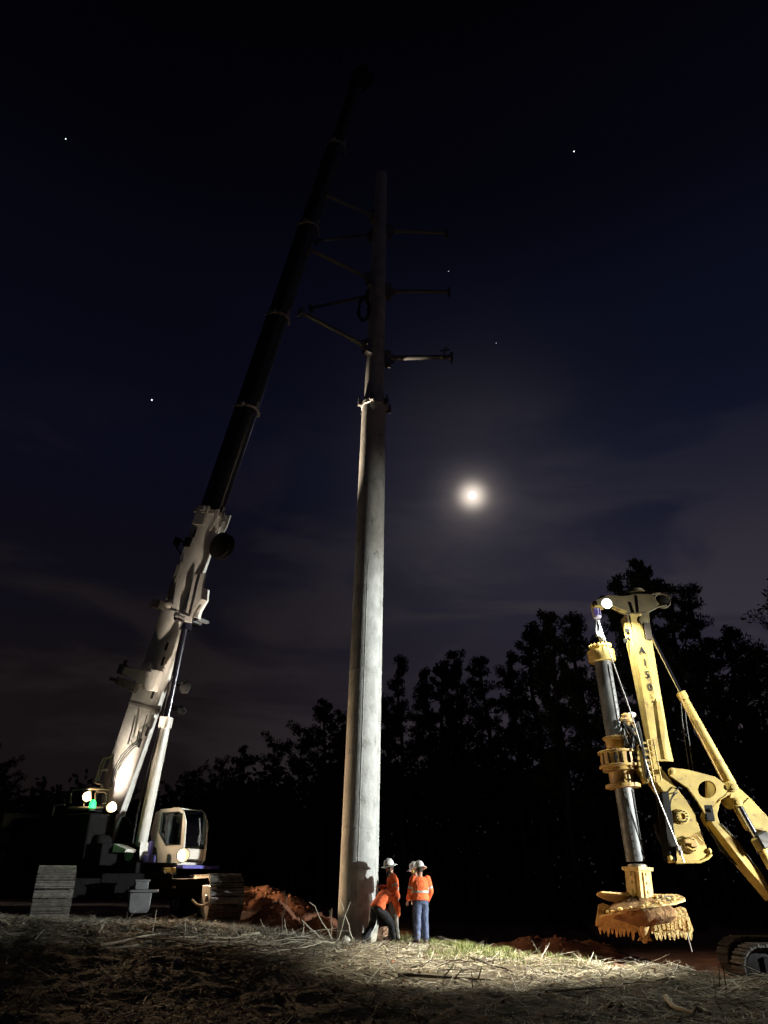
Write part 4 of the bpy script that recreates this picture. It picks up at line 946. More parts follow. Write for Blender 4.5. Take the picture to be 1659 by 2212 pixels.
mb = MB(); mb.lathe(PLG - Z_*.16, Z_, [(.1, 0), (.1, .07)], 14); bc = mb.build('beacon', rubber, crane, 40); mb = MB(); mb.lathe(PLG - Z_*.07, Z_, [(.095, -.02), (.1, .08), (.085, .17), (.03, .22)], 18); mb.build('lens', green_lens, bc, 40)
print('cab', cabf, cabl, 'foot', bf)
# ------------------------------------------------------------------ drill rig on an excavator
RY = 21.2; BZ = -.6
rig = empty('drill_rig', (12.4, 21.2, BZ), 'yellow excavator drill rig with mast lettered A150, at the right edge', 'drill rig')
X_ = V((1, 0, 0)); Y_ = V((0, 1, 0))
def rp(px, py, dY=0): return at(px, py, RY+dY)
def zc(x, y): return ((1640+x/5.822)*.864, (1880+y/5.822)*.864)
def zp(x, y, dY=0): return rp(*zc(x, y), dY)
# mast: front face, chamfered right flank, closed back
def mring(l, r, c, y, d0=-.3, d1=-.12, d2=.3): return [rp(l, y, d0), rp(r, y, d0), rp(c, y+1.5, d1), rp(c, y+2, d2), rp(l, y+1, d2)]
mb = MB(); mb.loft([mring(1357, 1380, 1396, 1310), mring(1365.5, 1388, 1404, 1353), mring(1385, 1409, 1424, 1475), mring(1404, 1432, 1444, 1594), mring(1411, 1444, 1455, 1644)])
mast = mb.build('mast', yellow, rig, 30, .008)
mb = MB(); mb.prism([rp(*p, -.345) for p in ((1424, 1508), (1437, 1570), (1436.5, 1604), (1443, 1640), (1437, 1640), (1428, 1590), (1419, 1520))], Y_*.035); mb.build('mast_stiffener', yellow, mast, 30, .004)
# widened foot of the mast
foot = [(1408, 1636), (1424.4, 1654), (1466, 1707), (1500, 1750.5), (1515, 1802), (1526.8, 1832), (1535.7, 1844), (1533, 1853), (1513.4, 1861.8), (1461.5, 1863), (1459, 1830), (1447, 1764), (1434, 1712), (1418, 1690)]
mb = MB(); mb.prism([rp(*p, -.34) for p in foot], Y_*.66); mfoot = mb.build('mast_foot', yellow, rig, 30, .012)
mb = MB(); mb.prism([rp(*p, -.45) for p in ((1430, 1712), (1444, 1708), (1452, 1760), (1461, 1828), (1463, 1858), (1448, 1858), (1440, 1800))], Y_*.5); mb.build('foot_channel', dark_steel, mfoot, 30, .01)
for (px, py, r) in ((1471.9, 1763.8, .185), (1491, 1826, .2)):
    c = rp(px, py, -.34); mb = MB(); mb.lathe(c, -Y_, [(r, 0), (r, .05), (r*.86, .06), (r*.86, .09), (r*.4, .1), (r*.4, .06)], 28); gc = mb.build('gear_cover', yellow, mfoot, 40)
    mb = MB()
    for k in range(12): mb.lathe(c + X_*(r*.72*math.cos(k*math.pi/6)) + Z_*(r*.72*math.sin(k*math.pi/6)) - Y_*.085, -Y_, [(.018, 0), (.018, .025)], 6)
    mb.build('bolt_circle', dark_steel, gc, 40)
mb = MB(); c = rp(1498, 1822, -.46); mb.box(c, (.16, .1, .16)); mb.box(c + V((-.14, 0, .05)), (.16, .1, .09)); mb.tube([c + V((-.1, -.02, .12)), c + V((.1, -.02, .2)), c + V((.22, -.02, .05))], .02, 6); mb.tube([c + V((-.2, 0, -.08)), c + V((-.05, 0, -.15)), c + V((.1, 0, -.08))], .03, 6); mb.build('winch_motor', yellow_dirty, mfoot, 30, .01)
mb = MB()
for pts in (((1461, 1863), (1513, 1861.5), (1530, 1853), (1537, 1845)),): mb.tube([rp(*p, -.36) for p in pts], .035, 8)
mb.ball(rp(1533, 1838, -.36), (.05, .05, .07)); mb.ball(rp(1447, 1853, -.42), (.07, .06, .07)); mb.build('foot_lip', yellow, mfoot, 40)
mb = MB(); mb.tube([rp(1463, 1712, -.37), rp(1457, 1716, -.45), rp(1450, 1726, -.4), rp(1446, 1745, -.42), rp(1452, 1790, -.42)], .018, 6); mb.tube([rp(1473, 1704, -.37), rp(1467, 1700, -.42), rp(1456, 1712, -.42), rp(1449, 1726, -.44)], .015, 6); mb.build('foot_hose', rubber, mfoot, 40)
# guide rails on the side facing the kelly bar
for (a, b_, w0_, w1_, dy) in (((1349.7, 1345), (1446, 1823), 6, 7, -.24), ((1356.5, 1345), (1408, 1594), 5, 9, -.28)):
    mb = MB(); mb.prism([rp(*a, dy), rp(a[0]+w0_, a[1], dy), rp(b_[0]+w1_, b_[1], dy), rp(*b_, dy)], Y_*.22); mb.build('guide_rail', yellow, mast, 30, .004)
mb = MB(); mb.lathe(rp(1357, 1379, -.245), -Y_, [(.035, 0), (.035, .02)], 14); mb.box(rp(1351.5, 1384, -.26), (.1, .05, .12)); mb.box(rp(1354, 1362, -.26), (.1, .04, .12)); mb.build('rail_fitting', dark_steel, mast, 30)
mb = MB(); mb.box(rp(1397, 1366, -.2), (.17, .3, .5)); mb.build('mast_pocket', mat('dark_pocket', (.04,.03,.018), (.03,.02,.012), 6, .7), mast, 30)
# lettering on the mast face
def letter(ch, px, py, h, parent, m, dy=-.312):
    cu = bpy.data.curves.new('letter', 'FONT'); cu.body = ch; cu.align_x = 'CENTER'; cu.align_y = 'CENTER'; cu.size = h/.7; cu.extrude = .003; cu.offset = h*.018
    ob = bpy.data.objects.new('tmp', cu); COL.objects.link(ob); dg = bpy.context.evaluated_depsgraph_get(); me = bpy.data.meshes.new_from_object(ob.evaluated_get(dg)); bpy.data.objects.remove(ob)
    me.materials.clear(); me.materials.append(m); me.name = 'lettering'
    o = bpy.data.objects.new('lettering', me); COL.objects.link(o); o.parent = parent
    c = rp(px, py, dy); ax = (rp(1383, 1475, dy)-rp(1365.5, 1353, dy)).normalized(); up_ = -ax; sx = V((1, 0, .02)).normalized(); n = sx.cross(up_)
    M = Matrix((sx, up_, n)).transposed().to_4x4(); M.translation = c - root_loc(parent); o.matrix_local = M
    return o
for ch, x, y in (('A', 1387, 1405.8), ('1', 1393.6, 1431.8), ('5', 1399, 1458.5), ('0', 1404.6, 1485.5)): letter(ch, x, y, .21, mast, letter_black)
brown_l = mat('worn_brown_lettering', (.2,.13,.03), (.16,.1,.025), 5, .6)
for ch, x, y in (('L', 1407.6, 1501.5), ('D', 1408.6, 1507.3), ('A', 1411, 1516.5)): letter(ch, x, y, .062, mast, brown_l if ch != 'A' else letter_black)
# mast head: long front plate, rear sheave housing
headp = [(1280, 1300), (1288, 1296), (1314, 1285), (1344, 1287.5), (1378, 1283.5), (1409, 1283), (1413, 1290), (1424, 1305), (1402, 1322), (1398, 1325), (1364, 1325), (1357, 1331), (1345, 1326), (1318, 1313), (1296, 1309), (1282, 1306)]
mb = MB()
for dy in (-.36, .3): mb.prism([rp(*p, dy) for p in headp], Y_*.06)
mb.prism([rp(*p, -.3) for p in ((1300, 1296), (1409, 1286), (1409, 1290), (1364, 1296), (1302, 1303))], Y_*.6)
headm = mb.build('mast_head', olive_shaded, rig, 30, .006)
mb = MB()
for a_, b_ in (((1378, 1286), (1382, 1323)), ((1364, 1300), (1372, 1324)), ((1360, 1324.5), (1400, 1323))): mb.prism([rp(a_[0]-1.2, a_[1], -.4), rp(a_[0]+1.2, a_[1], -.4), rp(b_[0]+1.2, b_[1], -.4), rp(b_[0]-1.2, b_[1], -.4)], Y_*.045)
mb.build('head_gusset', olive_shaded, headm, 30)
c = rp(1430, 1298, -.3); mb = MB(); mb.tube([c + X_*(.235*math.cos(w)) + Z_*(.22*math.sin(w)) for w in [2*math.pi*k/26 for k in range(27)]], .028, 8, False); mb.tube([rp(1399, 1323, -.34), rp(1421, 1311, -.34), rp(1440, 1308, -.32)], .028, 8); mb.tube([rp(1408, 1284, -.34), rp(1426, 1281, -.32)], .028, 8); mb.build('rope_guard', olive_shaded, headm, 40)
for (px, py, r) in ((1430, 1298, .17), (1297, 1302, .12)):
    mb = MB(); mb.lathe(rp(px, py, .16), -Y_, [(.05, -.05), (r, 0), (r*.85, .05), (r, .1), (r, .22), (r*.85, .27), (r, .32), (.05, .36)], 28); mb.build('sheave', dark_steel, headm, 40)
mb = MB(); mb.prism([rp(*p, -.28) for p in ((1352, 1326), (1402, 1322), (1404, 1352), (1398, 1358), (1362, 1350), (1356, 1343))], Y_*.56); mb.lathe(rp(1389, 1341, -.28), -Y_, [(.13, 0), (.13, .05), (.05, .06)], 20); mb.build('mast_neck', olive_shaded, rig, 30, .01)
mb = MB(); mb.lathe(rp(1372, 1283, 0), Z_, [(.3, 0), (.3, .05), (.24, .06), (.26, .1), (.2, .14)], 22); mb.build('head_cap', olive_shaded, headm, 40)
mb = MB(); mb.prism([rp(*p, -.38) for p in ((1279, 1303), (1286, 1302), (1305, 1313), (1281, 1311))], Y_*.2); mb.tube([rp(1318, 1308, -.36), rp(1353, 1322, -.36)], .03, 8); mb.tube([rp(1322, 1314, -.36), rp(1350, 1325, -.36)], .025, 8); mb.build('head_lip', yellow, headm, 30)
PLM = rp(1311, 1302, -.62)
lamp_head('mast', PLM, toward(PLM) + V((-.1, 0, -.3)), .1, cool_lens, rig, 'mast_lamp')
# hoist rope, socket, swivel
mb = MB(); so = rp(1286, 1311, -.2); sb = rp(1291, 1338, -.2); mb.lathe(so, sb-so, [(.12, 0), (.13, .05), (.12, .34), (.1, .36)], 18); sw = mb.build('rope_socket', mat('white_socket', (.6,.58,.7), (.45,.42,.55), 9, .4), rig, 40)
mb = MB()
for k in range(3): mb.box(so.lerp(sb, .45) + V((-.07+.07*k, -.115, 0)), (.025, .03, .24))
mb.build('purple_mark', mat('purple_band', (.09,.05,.35), (.07,.04,.26), 6, .5), sw, 30)
mb = MB(); 
for dx in (-.05, .05): mb.tube([sb + X_*dx, rp(1292, 1368, -.2) + X_*dx], .022, 8)
mb.box(rp(1294, 1370, -.2), (.16, .14, .14)); mb.lathe(rp(1300, 1378, -.2), Z_, [(.07, -.08), (.1, -.04), (.1, .02), (.05, .06)], 16); mb.tube([rp(1301, 1383, -.2), rp(1302.5, 1398, -.2)], .045, 10); mb.build('swivel', galvanised, rig, 40)
mb = MB(); mb.tube([rp(1292, 1340, -.45), rp(1363, 1540, -.62), rp(1409, 1692, -.6), rp(1478, 1863, -.5)], .018, 6); mb.ball(rp(1470, 1842, -.5), (.05, .05, .08)); mb.box(rp(1467, 1832, -.52), (.08, .08, .1)); mb.build('pull_down_cable', mat('bright_wire', (.55,.53,.5), (.42,.4,.38), 20, .4, .6), rig, 40)
# kelly bar
k0 = rp(1296, 1398); k1 = rp(1374, 1868); ka = (k1-k0).normalized()
def kp(py): return k0.lerp(k1, (py-1398)/(1868-1398))
def kr(w, py): return w/2/ppm(kp(py))
rk = kr(36, 1500); rl = kr(39, 1790)*.98
mb = MB(); mb.lathe(kp(1420), ka, [(rk, 0), (rk, (kp(1700)-kp(1420)).length)], 36); kel = mb.build('kelly_bar', kelly_steel, rig, 40)
mb = MB(); mb.lathe(kp(1690), ka, [(rl, 0), (rl, (kp(1862)-kp(1690)).length)], 36); mb.build('inner_kelly_bar', kelly_steel, kel, 40)
for s_a, y0, y1, rr in ((-62, 1445, 1605, rk), (-100, 1720, 1858, rl), (-40, 1720, 1858, rl)):
    d = X_*math.cos(R(s_a)) + Y_*math.sin(R(s_a)); mb = MB(); a, b_ = kp(y0)+d*(rr+.012), kp(y1)+d*(rr+.012); mb.box((a+b_)/2, (.03, .08, (b_-a).length), (d, ka.cross(d), ka)); dr = mb.build('drive_rib', kelly_steel, kel, 30)
    mb = MB()
    for k in range(10): mb.box(a.lerp(b_, (k+.5)/10) + d*.017, (.012, .03, .045), (d, ka.cross(d), ka))
    mb.build('rib_slot', rubber, dr, 30)
r1 = kr(57, 1418); c = kp(1418)
mb = MB(); mb.lathe(kp(1408), ka, [(r1*.6, 0), (r1, .005), (r1, .29), (r1*.95, .32), (r1*.7, .33)], 40); cap = mb.build('kelly_cap', yellow, rig, 40)
mb = MB(); mb.lathe(kp(1394), ka, [(r1*.5, 0), (r1*.78, .01), (r1*.78, .07), (r1*.74, .08), (r1*.74, .16)], 36)
for k in range(16): w = 2*math.pi*k/16; A, B = frame(ka); mb.box(kp(1394) + (A*math.cos(w)+B*math.sin(w))*r1*.76 + ka*.02, (.06, .06, .07), (A, B, ka))
mb.build('cap_ring', yellow, cap, 40)
# rotary drive
rot = MB(); A, B = frame(ka)
def rl_(m, y, prof, seg=40): m.lathe(kp(y), ka, prof, seg)
def kw(w, y): return kr(w, y)
rl_(rot, 1607, [(kw(38, 1610), 0), (kw(52, 1610), 0), (kw(52, 1610), .06), (kw(44, 1610), .09), (kw(42, 1630), .4)])
rotary = rot.build('rotary_drive', yellow_dirty, rig, 35, .006)
mb = MB(); rl_(mb, 1638, [(kw(50, 1640), 0), (kw(84, 1650), 0), (kw(84, 1650), .06), (kw(76, 1650), .07), (kw(76, 1660), .36), (kw(86, 1668), .37), (kw(86, 1668), .43), (kw(70, 1676), .44), (kw(74, 1676), .52), (kw(60, 1680), .53)])
mb.box(kp(1655) + X_*.42, (.5, .7, .42), (X_, Y_, Z_)); gb = mb.build('gearbox', yellow_dirty, rotary, 35, .008)
mb = MB(); c = kp(1656); mb.lathe(c + V((-.2, -kw(76, 1656)*.93, 0)), V((-.3, -1, 0)), [(.06, -.03), (.06, .03)], 18); mb.build('oil_port', rubber, gb, 40)
mb = MB()
for k in range(18): w = 2*math.pi*k/18; mb.lathe(kp(1638) + (A*math.cos(w)+B*math.sin(w))*kw(79, 1640), -ka, [(.022, -.02), (.022, .03)], 6)
for k in range(8): w = R(200+k*22); mb.box(kp(1655) + V((math.cos(w), math.sin(w), 0))*kw(77, 1655), (.02, .03, .32), (V((math.cos(w), math.sin(w), 0)), V((-math.sin(w), math.cos(w), 0)), ka))
mb.build('gearbox_bolts', dark_steel, gb, 40)
mb = MB(); rl_(mb, 1682, [(kw(56, 1690), 0), (kw(52, 1690), .02), (kw(51, 1700), .3), (kw(60, 1705), .31), (kw(74, 1708), .32), (kw(74, 1710), .42), (kw(50, 1712), .43)]); mb.build('drive_tube', yellow_dirty, rotary, 35, .006)
# motors and hose cluster on top of the rotary
mo = MB(); c = rp(1358, 1578, -.15)
mo.lathe(c + V((-.02, 0, .42)), -Z_, [(.06, -.05), (.13, 0), (.13, .1), (.19, .12), (.19, .2), (.1, .22), (.1, .46), (.16, .48), (.16, .56), (.08, .58)], 18)
mo.box(c + V((-.05, -.02, .28)), (.36, .16, .1)); mo.box(c + V((.1, 0, .02)), (.2, .2, .3)); mo.box(c + V((.02, -.05, -.3)), (.34, .24, .26)); mo.box(c + V((.12, -.08, -.62)), (.22, .2, .3))
mot = mo.build('drive_motor', yellow_dirty, rotary, 35, .012)
mb = MB(); random.seed(3)
for k in range(12):
    a = c + V((random.uniform(-.25, .1), random.uniform(-.2, -.05), random.uniform(-.35, .25))); b_ = c + V((random.uniform(-.2, .35), random.uniform(-.3, 0), random.uniform(-.95, -.55)))
    m_ = a.lerp(b_, .5) + V((random.uniform(-.25, .2), -.18, random.uniform(-.1, .1))); mb.tube([a, a.lerp(m_, .6) + V((0, -.06, 0)), m_, b_], .026, 6)
mb.ball(c + V((-.05, -.1, -.75)), (.24, .16, .17)); mb.build('motor_hoses', rubber, rotary, 40)
for k in range(14):
    q = c + V((random.uniform(-.28, .15), -.25, random.uniform(-.6, -.05))); mb = MB(); mb.tube([q, q + V((.03, -.03, .05))], .02, 6); mb.build('hose_fitting', galvanised, rotary, 40)
mb = MB(); q = rp(1365, 1545, -.1); mb.ball(q, (.14, .12, .09)); mb.build('motor_hood', mat('pale_hood', (.5,.52,.5), (.38,.4,.38), 6, .4), rotary, 40)
# sliding carriage and its ladder-like guard
mb = MB(); mb.prism([rp(*p, -.42) for p in ((1376, 1612), (1384, 1620), (1392, 1662), (1399, 1685), (1404, 1690), (1396, 1691), (1391, 1684), (1384, 1668), (1378, 1662))], Y_*.5); mb.prism([rp(*p, -.2) for p in ((1352, 1640), (1384, 1628), (1392, 1664), (1352, 1668))], Y_*.4); carr = mb.build('carriage', yellow, rig, 30, .006)
mb = MB()
Lt, Lb, Rt, Rb = rp(1397, 1599, -.5), rp(1413, 1688, -.5), rp(1411, 1597, -.5), rp(1429, 1687, -.5)
mb.tube([Lt, Lb], .026, 6); mb.tube([Rt, Rb], .02, 6)
for k in range(8): mb.tube([Lt.lerp(Lb, k/7), Rt.lerp(Rb, k/7)], .016, 6)
for k in range(7): q = Lt.lerp(Lb, (k+.5)/7); mb.box(q + V((-.1, -.02, 0)), (.12, .06, .05))
mb.tube([Lt - X_*.17, Lb - X_*.17], .022, 6); mb.build('carriage_ladder', yellow, carr, 30)
mb = MB(); mb.tube([rp(1378, 1560, -.45), rp(1384, 1585, -.6), rp(1392, 1640, -.62), rp(1397, 1680, -.55)], .03, 6); mb.tube([rp(1374, 1562, -.5), rp(1386, 1610, -.6), rp(1402, 1686, -.58)], .022, 6); mb.build('carriage_hose', rubber, carr, 40)
# mast stay cylinder
s0, s1_, s2 = rp(1401, 1361, .1), rp(1470, 1496, .1), rp(1583, 1701, -.1)
mb = MB(); mb.tube([s0, s1_ + (s1_-s0)*.02], .055, 16); mb.build('stay_rod', chrome, rig, 40)
w_t, w_b = 20/2/ppm(s1_)*.9, 24/2/ppm(s2)*.95; sd = (s2-s1_); mb = MB(); mb.lathe(s1_, sd, [(w_t*1.15, 0), (w_t*1.15, .2), (w_t*.95, .21), (w_b, sd.length*.97), (w_b*.6, sd.length)], 26); cy = mb.build('stay_cylinder', yellow, rig, 40)
mb = MB(); mb.tube([rp(1468, 1503, 0), rp(1495, 1560, 0), rp(1560, 1686, -.2)], .022, 6); mb.build('stay_pipe', yellow_dirty, cy, 40)
mb = MB()
for dx in (0, 8): mb.tube([rp(1470+dx, 1512, .3), rp(1474+dx, 1560, .35), rp(1482+dx, 1610, .35), rp(1490+dx, 1668, .3)], .018, 6)
mb.build('hanging_hose', rubber, rig, 40)
# linkage plate with the big hole
plate = [(195, 300), (200, 250), (235, 230), (280, 234), (460, 258), (860, 360), (920, 402), (1000, 470), (1045, 560), (1000, 625), (900, 690), (860, 760), (800, 810), (735, 830), (740, 935), (600, 705), (470, 525), (215, 350)]
hole = [(745+133*math.cos(2*math.pi*k/28), 545+128*math.sin(2*math.pi*k/28)) for k in range(28)]
mb = MB(); mb.prism([zp(x, y, -.45) for x, y in plate], Y_*.1, [[zp(x, y, -.45) for x, y in hole]]); lp = mb.build('link_plate', yellow, rig, 30, .006)
mb = MB(); mb.prism([zp(x, y, .35) for x, y in plate], Y_*.1, [[zp(x, y, .35) for x, y in hole]]); mb.prism([zp(x, y, -.35) for x, y in ((865, 380), (925, 420), (920, 560), (880, 690), (840, 740), (860, 560))], Y_*.7); mb.build('link_web', yellow, lp, 30, .006)
def pin(px, py, r, dy, parent):
    c = zp(px, py, dy); mb = MB(); mb.lathe(c, -Y_, [(r, -.05), (r, .05), (r*.85, .06), (r*.6, .06), (r*.6, .1), (r*.2, .11)], 24); mb.build('hinge_pin', yellow, parent, 40)
pin(232, 280, .085, -.46, lp)
arm_ = [(740, 930), (800, 820), (860, 750), (955, 690), (925, 780), (893, 910), (930, 1040), (1000, 1105), (1060, 1160), (1490, 1690), (1700, 2050), (1740, 2180), (1640, 2060), (1330, 1700), (830, 1060)]
mb = MB(); mb.prism([zp(x, y, -.3) for x, y in arm_], Y_*.55); lar = mb.build('lower_arm', yellow, rig, 30, .02)
mb = MB(); mb.tube([zp(945, 1042, -.32), zp(1150, 1250, -.32), zp(1460, 1680, -.32)], .014, 6); mb.build('grease_line', rubber, lar, 40)
mb = MB(); mb.box(zp(770, 890, -.4), (.22, .12, .4)); mb.ball(zp(785, 850, -.45), .06); mb.build('arm_clamp', dark_steel, lar, 30, .02)
knk = [(1040, 440), (1075, 420), (1130, 415), (1195, 495), (1190, 545), (1165, 580), (1110, 600), (960, 690), (900, 700), (1000, 640), (1045, 570)]
mb = MB(); mb.prism([zp(x, y, -.42) for x, y in knk], Y_*.75); kn = mb.build('knuckle', yellow, rig, 30, .012)
pin(1120, 515, .12, -.44, kn)
boomp = [(1125, 560), (1190, 505), (1370, 665), (1660, 975), (1900, 1280), (1900, 1560), (1700, 1370), (1560, 1150), (1440, 1120), (1262, 800), (1190, 815), (1110, 760), (1072, 660), (1090, 610)]
mb = MB(); mb.prism([zp(x, y, -.28) for x, y in boomp], Y_*.6); ub = mb.build('boom', yellow, rig, 30, .03)
mb = MB(); a, b_ = zp(1362, 668, -.295), zp(1262, 770, -.295); mb.tube([a, b_], .012, 6); mb.build('weld_seam', yellow, ub, 40)
pin(1185, 735, .12, -.32, ub)
c0, c1 = zp(1215, 800, -.42), zp(1490, 1300, -.42); mb = MB(); mb.tube([c0, c1], .085, 20); mb.build('boom_rod', chrome, rig, 40)
mb = MB(); d = (c1-c0).normalized(); mb.lathe(c1 - d*.1, d, [(.12, 0), (.16, .03), (.16, .3), (.12, .34)], 24); bc_ = mb.build('boom_cylinder', yellow, rig, 40)
mb = MB(); n_ = d.cross(Y_); mb.box(zp(1545, 1285, -.45), (.36, .42, .3), (d, Y_, n_)); mb.build('rod_guard', rubber, bc_, 30, .03)
mb = MB(); mb.lathe(c1 + d*.2, d, [(.13, 0), (.14, .03), (.14, 1.6)], 24); mb.build('cylinder_barrel', yellow, bc_, 40)
mb = MB(); random.seed(4)
for k in range(7):
    q = .06*k; mb = MB(); mb.tube([zp(740+10*k, 1040, .1+q*.3), zp(800+18*k, 1180+10*k, .1), zp(930+20*k, 1420+14*k, .15), zp(1120+15*k, 1610+8*k, .1), zp(1330+5*k, 1690, .1)], .022, 6); mb.build('hydraulic_hose', rubber, rig, 40)
for k in range(3):
    mb = MB(); mb.tube([zp(-30+12*k, 1040, .1), zp(20+14*k, 1240, .1), zp(110+10*k, 1380, .1), zp(190, 1420, .1)], .018, 6); mb.build('hydraulic_hose', rubber, rig, 40)
# excavator below (mostly outside the picture)
XA = (X_, Y_, Z_)
for y, x0, nme in ((19.95, 8.13, 'near'), (22.95, 9.0, 'far')):
    ln = 5.0; ctr = V((x0+ln/2, y, 0)); mb = MB(); belt(mb, ctr, X_, Y_, ln, 1.02, .7, 58, BZ, .04, .03); tk = mb.build('track', shaded_track, rig, 30)
    mb = MB(); mb.box(ctr + Z_*(BZ+.5), (ln-1.1, .4, .5)); mb.lathe(ctr - X_*(ln/2-.5) - Y_*.15 + Z_*(BZ+.51), Y_, [(.15, 0), (.36, .02), (.36, .28), (.15, .3)], 24); mb.lathe(ctr + X_*(ln/2-.5) - Y_*.15 + Z_*(BZ+.51), Y_, [(.15, 0), (.36, .02), (.36, .28), (.15, .3)], 24); mb.build('track_frame', dark_steel, tk, 30, .03)
mb = MB(); mb.box(V((11.6, 21.45, BZ+.75)), (2.4, 2.4, .4)); mb.lathe(V((11.8, 21.45, BZ+.9)), Z_, [(.8, 0), (.8, .25)], 32); mb.build('carbody', dark_steel, rig, 30, .04)
mb = MB(); mb.box(V((12.9, 21.9, BZ+1.75)), (4.2, 1.9, 1.2)); mb.box(V((14.8, 21.4, BZ+1.6)), (.9, 2.9, 1.3)); mb.box(V((12.0, 21.4, BZ+1.25)), (2.6, 2.9, .2)); mb.build('engine_house', yellow, rig, 30, .08)
mb = MB(); mb.prism([V((11.3, 19.95, BZ+1.3)), V((13.0, 19.95, BZ+1.3)), V((13.0, 19.95, BZ+3.0)), V((11.6, 19.95, BZ+3.0)), V((11.3, 19.95, BZ+2.3))], Y_*1.0); mb.build('cab', dark_steel, rig, 30, .06)
mb = MB(); mb.tube([V((11.4, 19.98, BZ+2.9)), V((11.4, 19.75, BZ+3.35)), V((11.35, 19.52, BZ+3.55))], .03, 8); mb.build('lamp_bracket', dark_steel, rig, 40)
PLR2 = V((11.25, 19.5, 3.0)); lamp_head('rig2', PLR2, V((-1, .1, -.2)), .09, cool_lens, rig)

# ------------------------------------------------------------------ auger hanging from the kelly bar
ac = rp(1388, 1966); at_ = rp(1376, 1868); ab = rp(1393, 2030); aa = (at_-ab).normalized()
aug = empty('auger', ab, 'clay-caked drilling auger with a double flight and toothed edges, hung from the kelly bar', 'auger')
A = V((1, 0, 0)); A = (A-aa*A.dot(aa)).normalized(); B = aa.cross(A)
def ap(th, r, z): return ab + aa*z + A*(r*math.cos(th)) + B*(r*math.sin(th))
HT = (at_-ab).length; pm = ppm(ac)
z_of = lambda y: (rp(lerp(1376, 1393, (y-1868)/162), y)-ab).dot(aa)
mb = MB(); mb.lathe(at_ - aa*.0, -aa, [(.2, -.02), (.24, 0), (.24, .06), (.2, .09), (.17, .12)], 28)
mb.build('kelly_collar', auger_steel, aug, 40)
# square hub box with cheek plates
zt, zbx = z_of(1875), z_of(1940)
mb = MB(); hb = (zt+zbx)/2; th0 = R(-58); hx = A*math.cos(th0)+B*math.sin(th0); hy = aa.cross(hx)
mb.box(ab + aa*hb, (.46, .46, zt-zbx), (hx, hy, aa))
for k in range(4):
    dx = (hx, hy, -hx, -hy)[k]; dy_ = aa.cross(dx); mb.box(ab + aa*(hb-.05) + dx*.245, (.05, .22, zt-zbx-.1), (dx, dy_, aa))
    for q in (-.2, 0, .2): mb.lathe(ab + aa*(hb+q) + dx*.27, dx, [(.045, 0), (.045, .02), (.03, .025)], 10)
mb.box(ab + aa*(zt-.02), (.56, .56, .09), (hx, hy, aa))
mb.build('hub_box', auger_mud, aug, 30, .012)
mb = MB(); z1 = z_of(1950); z2 = z_of(2008)
mb.lathe(ab, aa, [(.05, z2-.3), (.14, z2-.05), (.17, z2+.1), (.15, z1), (.2, z1+.2)], 20); mb.build('stem', auger_mud, aug, 40)
Rf = 90/pm
random.seed(8)
def nzv(p, s): return noise.noise(p*s)
zlo = z_of(1987); rise = .5
for k in range(2):
    th_s = R(168) + k*math.pi
    mb = MB(); nt_, nr_ = 56, 12; span = R(205)
    grid_t = []; grid_b = []
    for i in range(nt_+1):
        u = i/nt_; th = th_s + span*u; z = zlo + rise*u*1.08
        rowt = []; rowb = []
        for j in range(nr_+1):
            r = lerp(.13, Rf*(1+.015*math.sin(i*1.7+k)+.012*math.sin(i*4.1)), j/nr_)
            p = ap(th, r, z + .05*(j/nr_)*(1 if u > .3 else 0))
            lump = .025*max(0, nzv(p, 4.5)+.2) + .02*max(0, nzv(p, 11)) + .05*(1-j/nr_)**2
            rowt.append(p + aa*(.012+lump)); rowb.append(p - aa*(.012+.03*max(0, nzv(p + V((7, 0, 0)), 6))))
        grid_t.append(rowt); grid_b.append(rowb)
    rings = [rt + list(reversed(rb)) for rt, rb in zip(grid_t, grid_b)]
    mb.loft(rings); fl = mb.build('flight', auger_mud, aug, 70)
    # toothed cutting edge
    mb = MB(); n = 9
    e0, e1 = ap(th_s, .16, zlo), ap(th_s, Rf, zlo); rd = (e1-e0).normalized(); fd = aa.cross(rd)*-1
    top0 = [e0 + aa*.05, e1 + aa*.05]; dn = (aa*-1 + fd*.25).normalized()
    mb.prism([e0 + aa*.08, e1 - rd*.12 + aa*.34, e1 + aa*.3, e1 + dn*.1 + rd*.1, e1 + dn*.2 + rd*.1, e0 + dn*.3], fd*.07)
    for i in range(n):
        c = e0.lerp(e1, (i+.6+random.uniform(-.15, .15))/n) + dn*(lerp(.26, .17, i/n)+random.uniform(-.05, .03)) + rd*.05; w = .05*random.uniform(.75, 1.2)
        mb.loft([[c - rd*w + fd*.07, c + rd*w + fd*.07, c + rd*w - fd*.01, c - rd*w - fd*.01], [c - rd*w*.85 + fd*.09 + dn*.1, c + rd*w*.85 + fd*.09 + dn*.1, c + rd*w*.85 + dn*.1, c - rd*w*.85 + dn*.1], [c - rd*.012 + fd*.07 + dn*.2, c + rd*.012 + fd*.07 + dn*.2, c + rd*.012 + fd*.04 + dn*.2, c - rd*.012 + fd*.04 + dn*.2]])
        mb.box(c - dn*.16 + fd*.05, (.07, .1, .3), (rd, fd, dn))
    mb.build('cutting_edge', auger_mud, fl, 35)
    # scraped clean patch on the trailing half
    mb = MB(); i0, i1, j0, j1 = 40, 53, 3, 10
    pt = [[grid_t[i][j] + aa*.012 for j in range(j0, j1)] for i in range(i0, i1)]
    vs = [p for row in pt for p in row]; m_ = j1-j0
    mb.add(vs, [(i*m_+j, i*m_+j+1, (i+1)*m_+j+1, (i+1)*m_+j) for i in range(len(pt)-1) for j in range(m_-1)]); mb.build('scraped_patch', auger_steel, fl, 60)
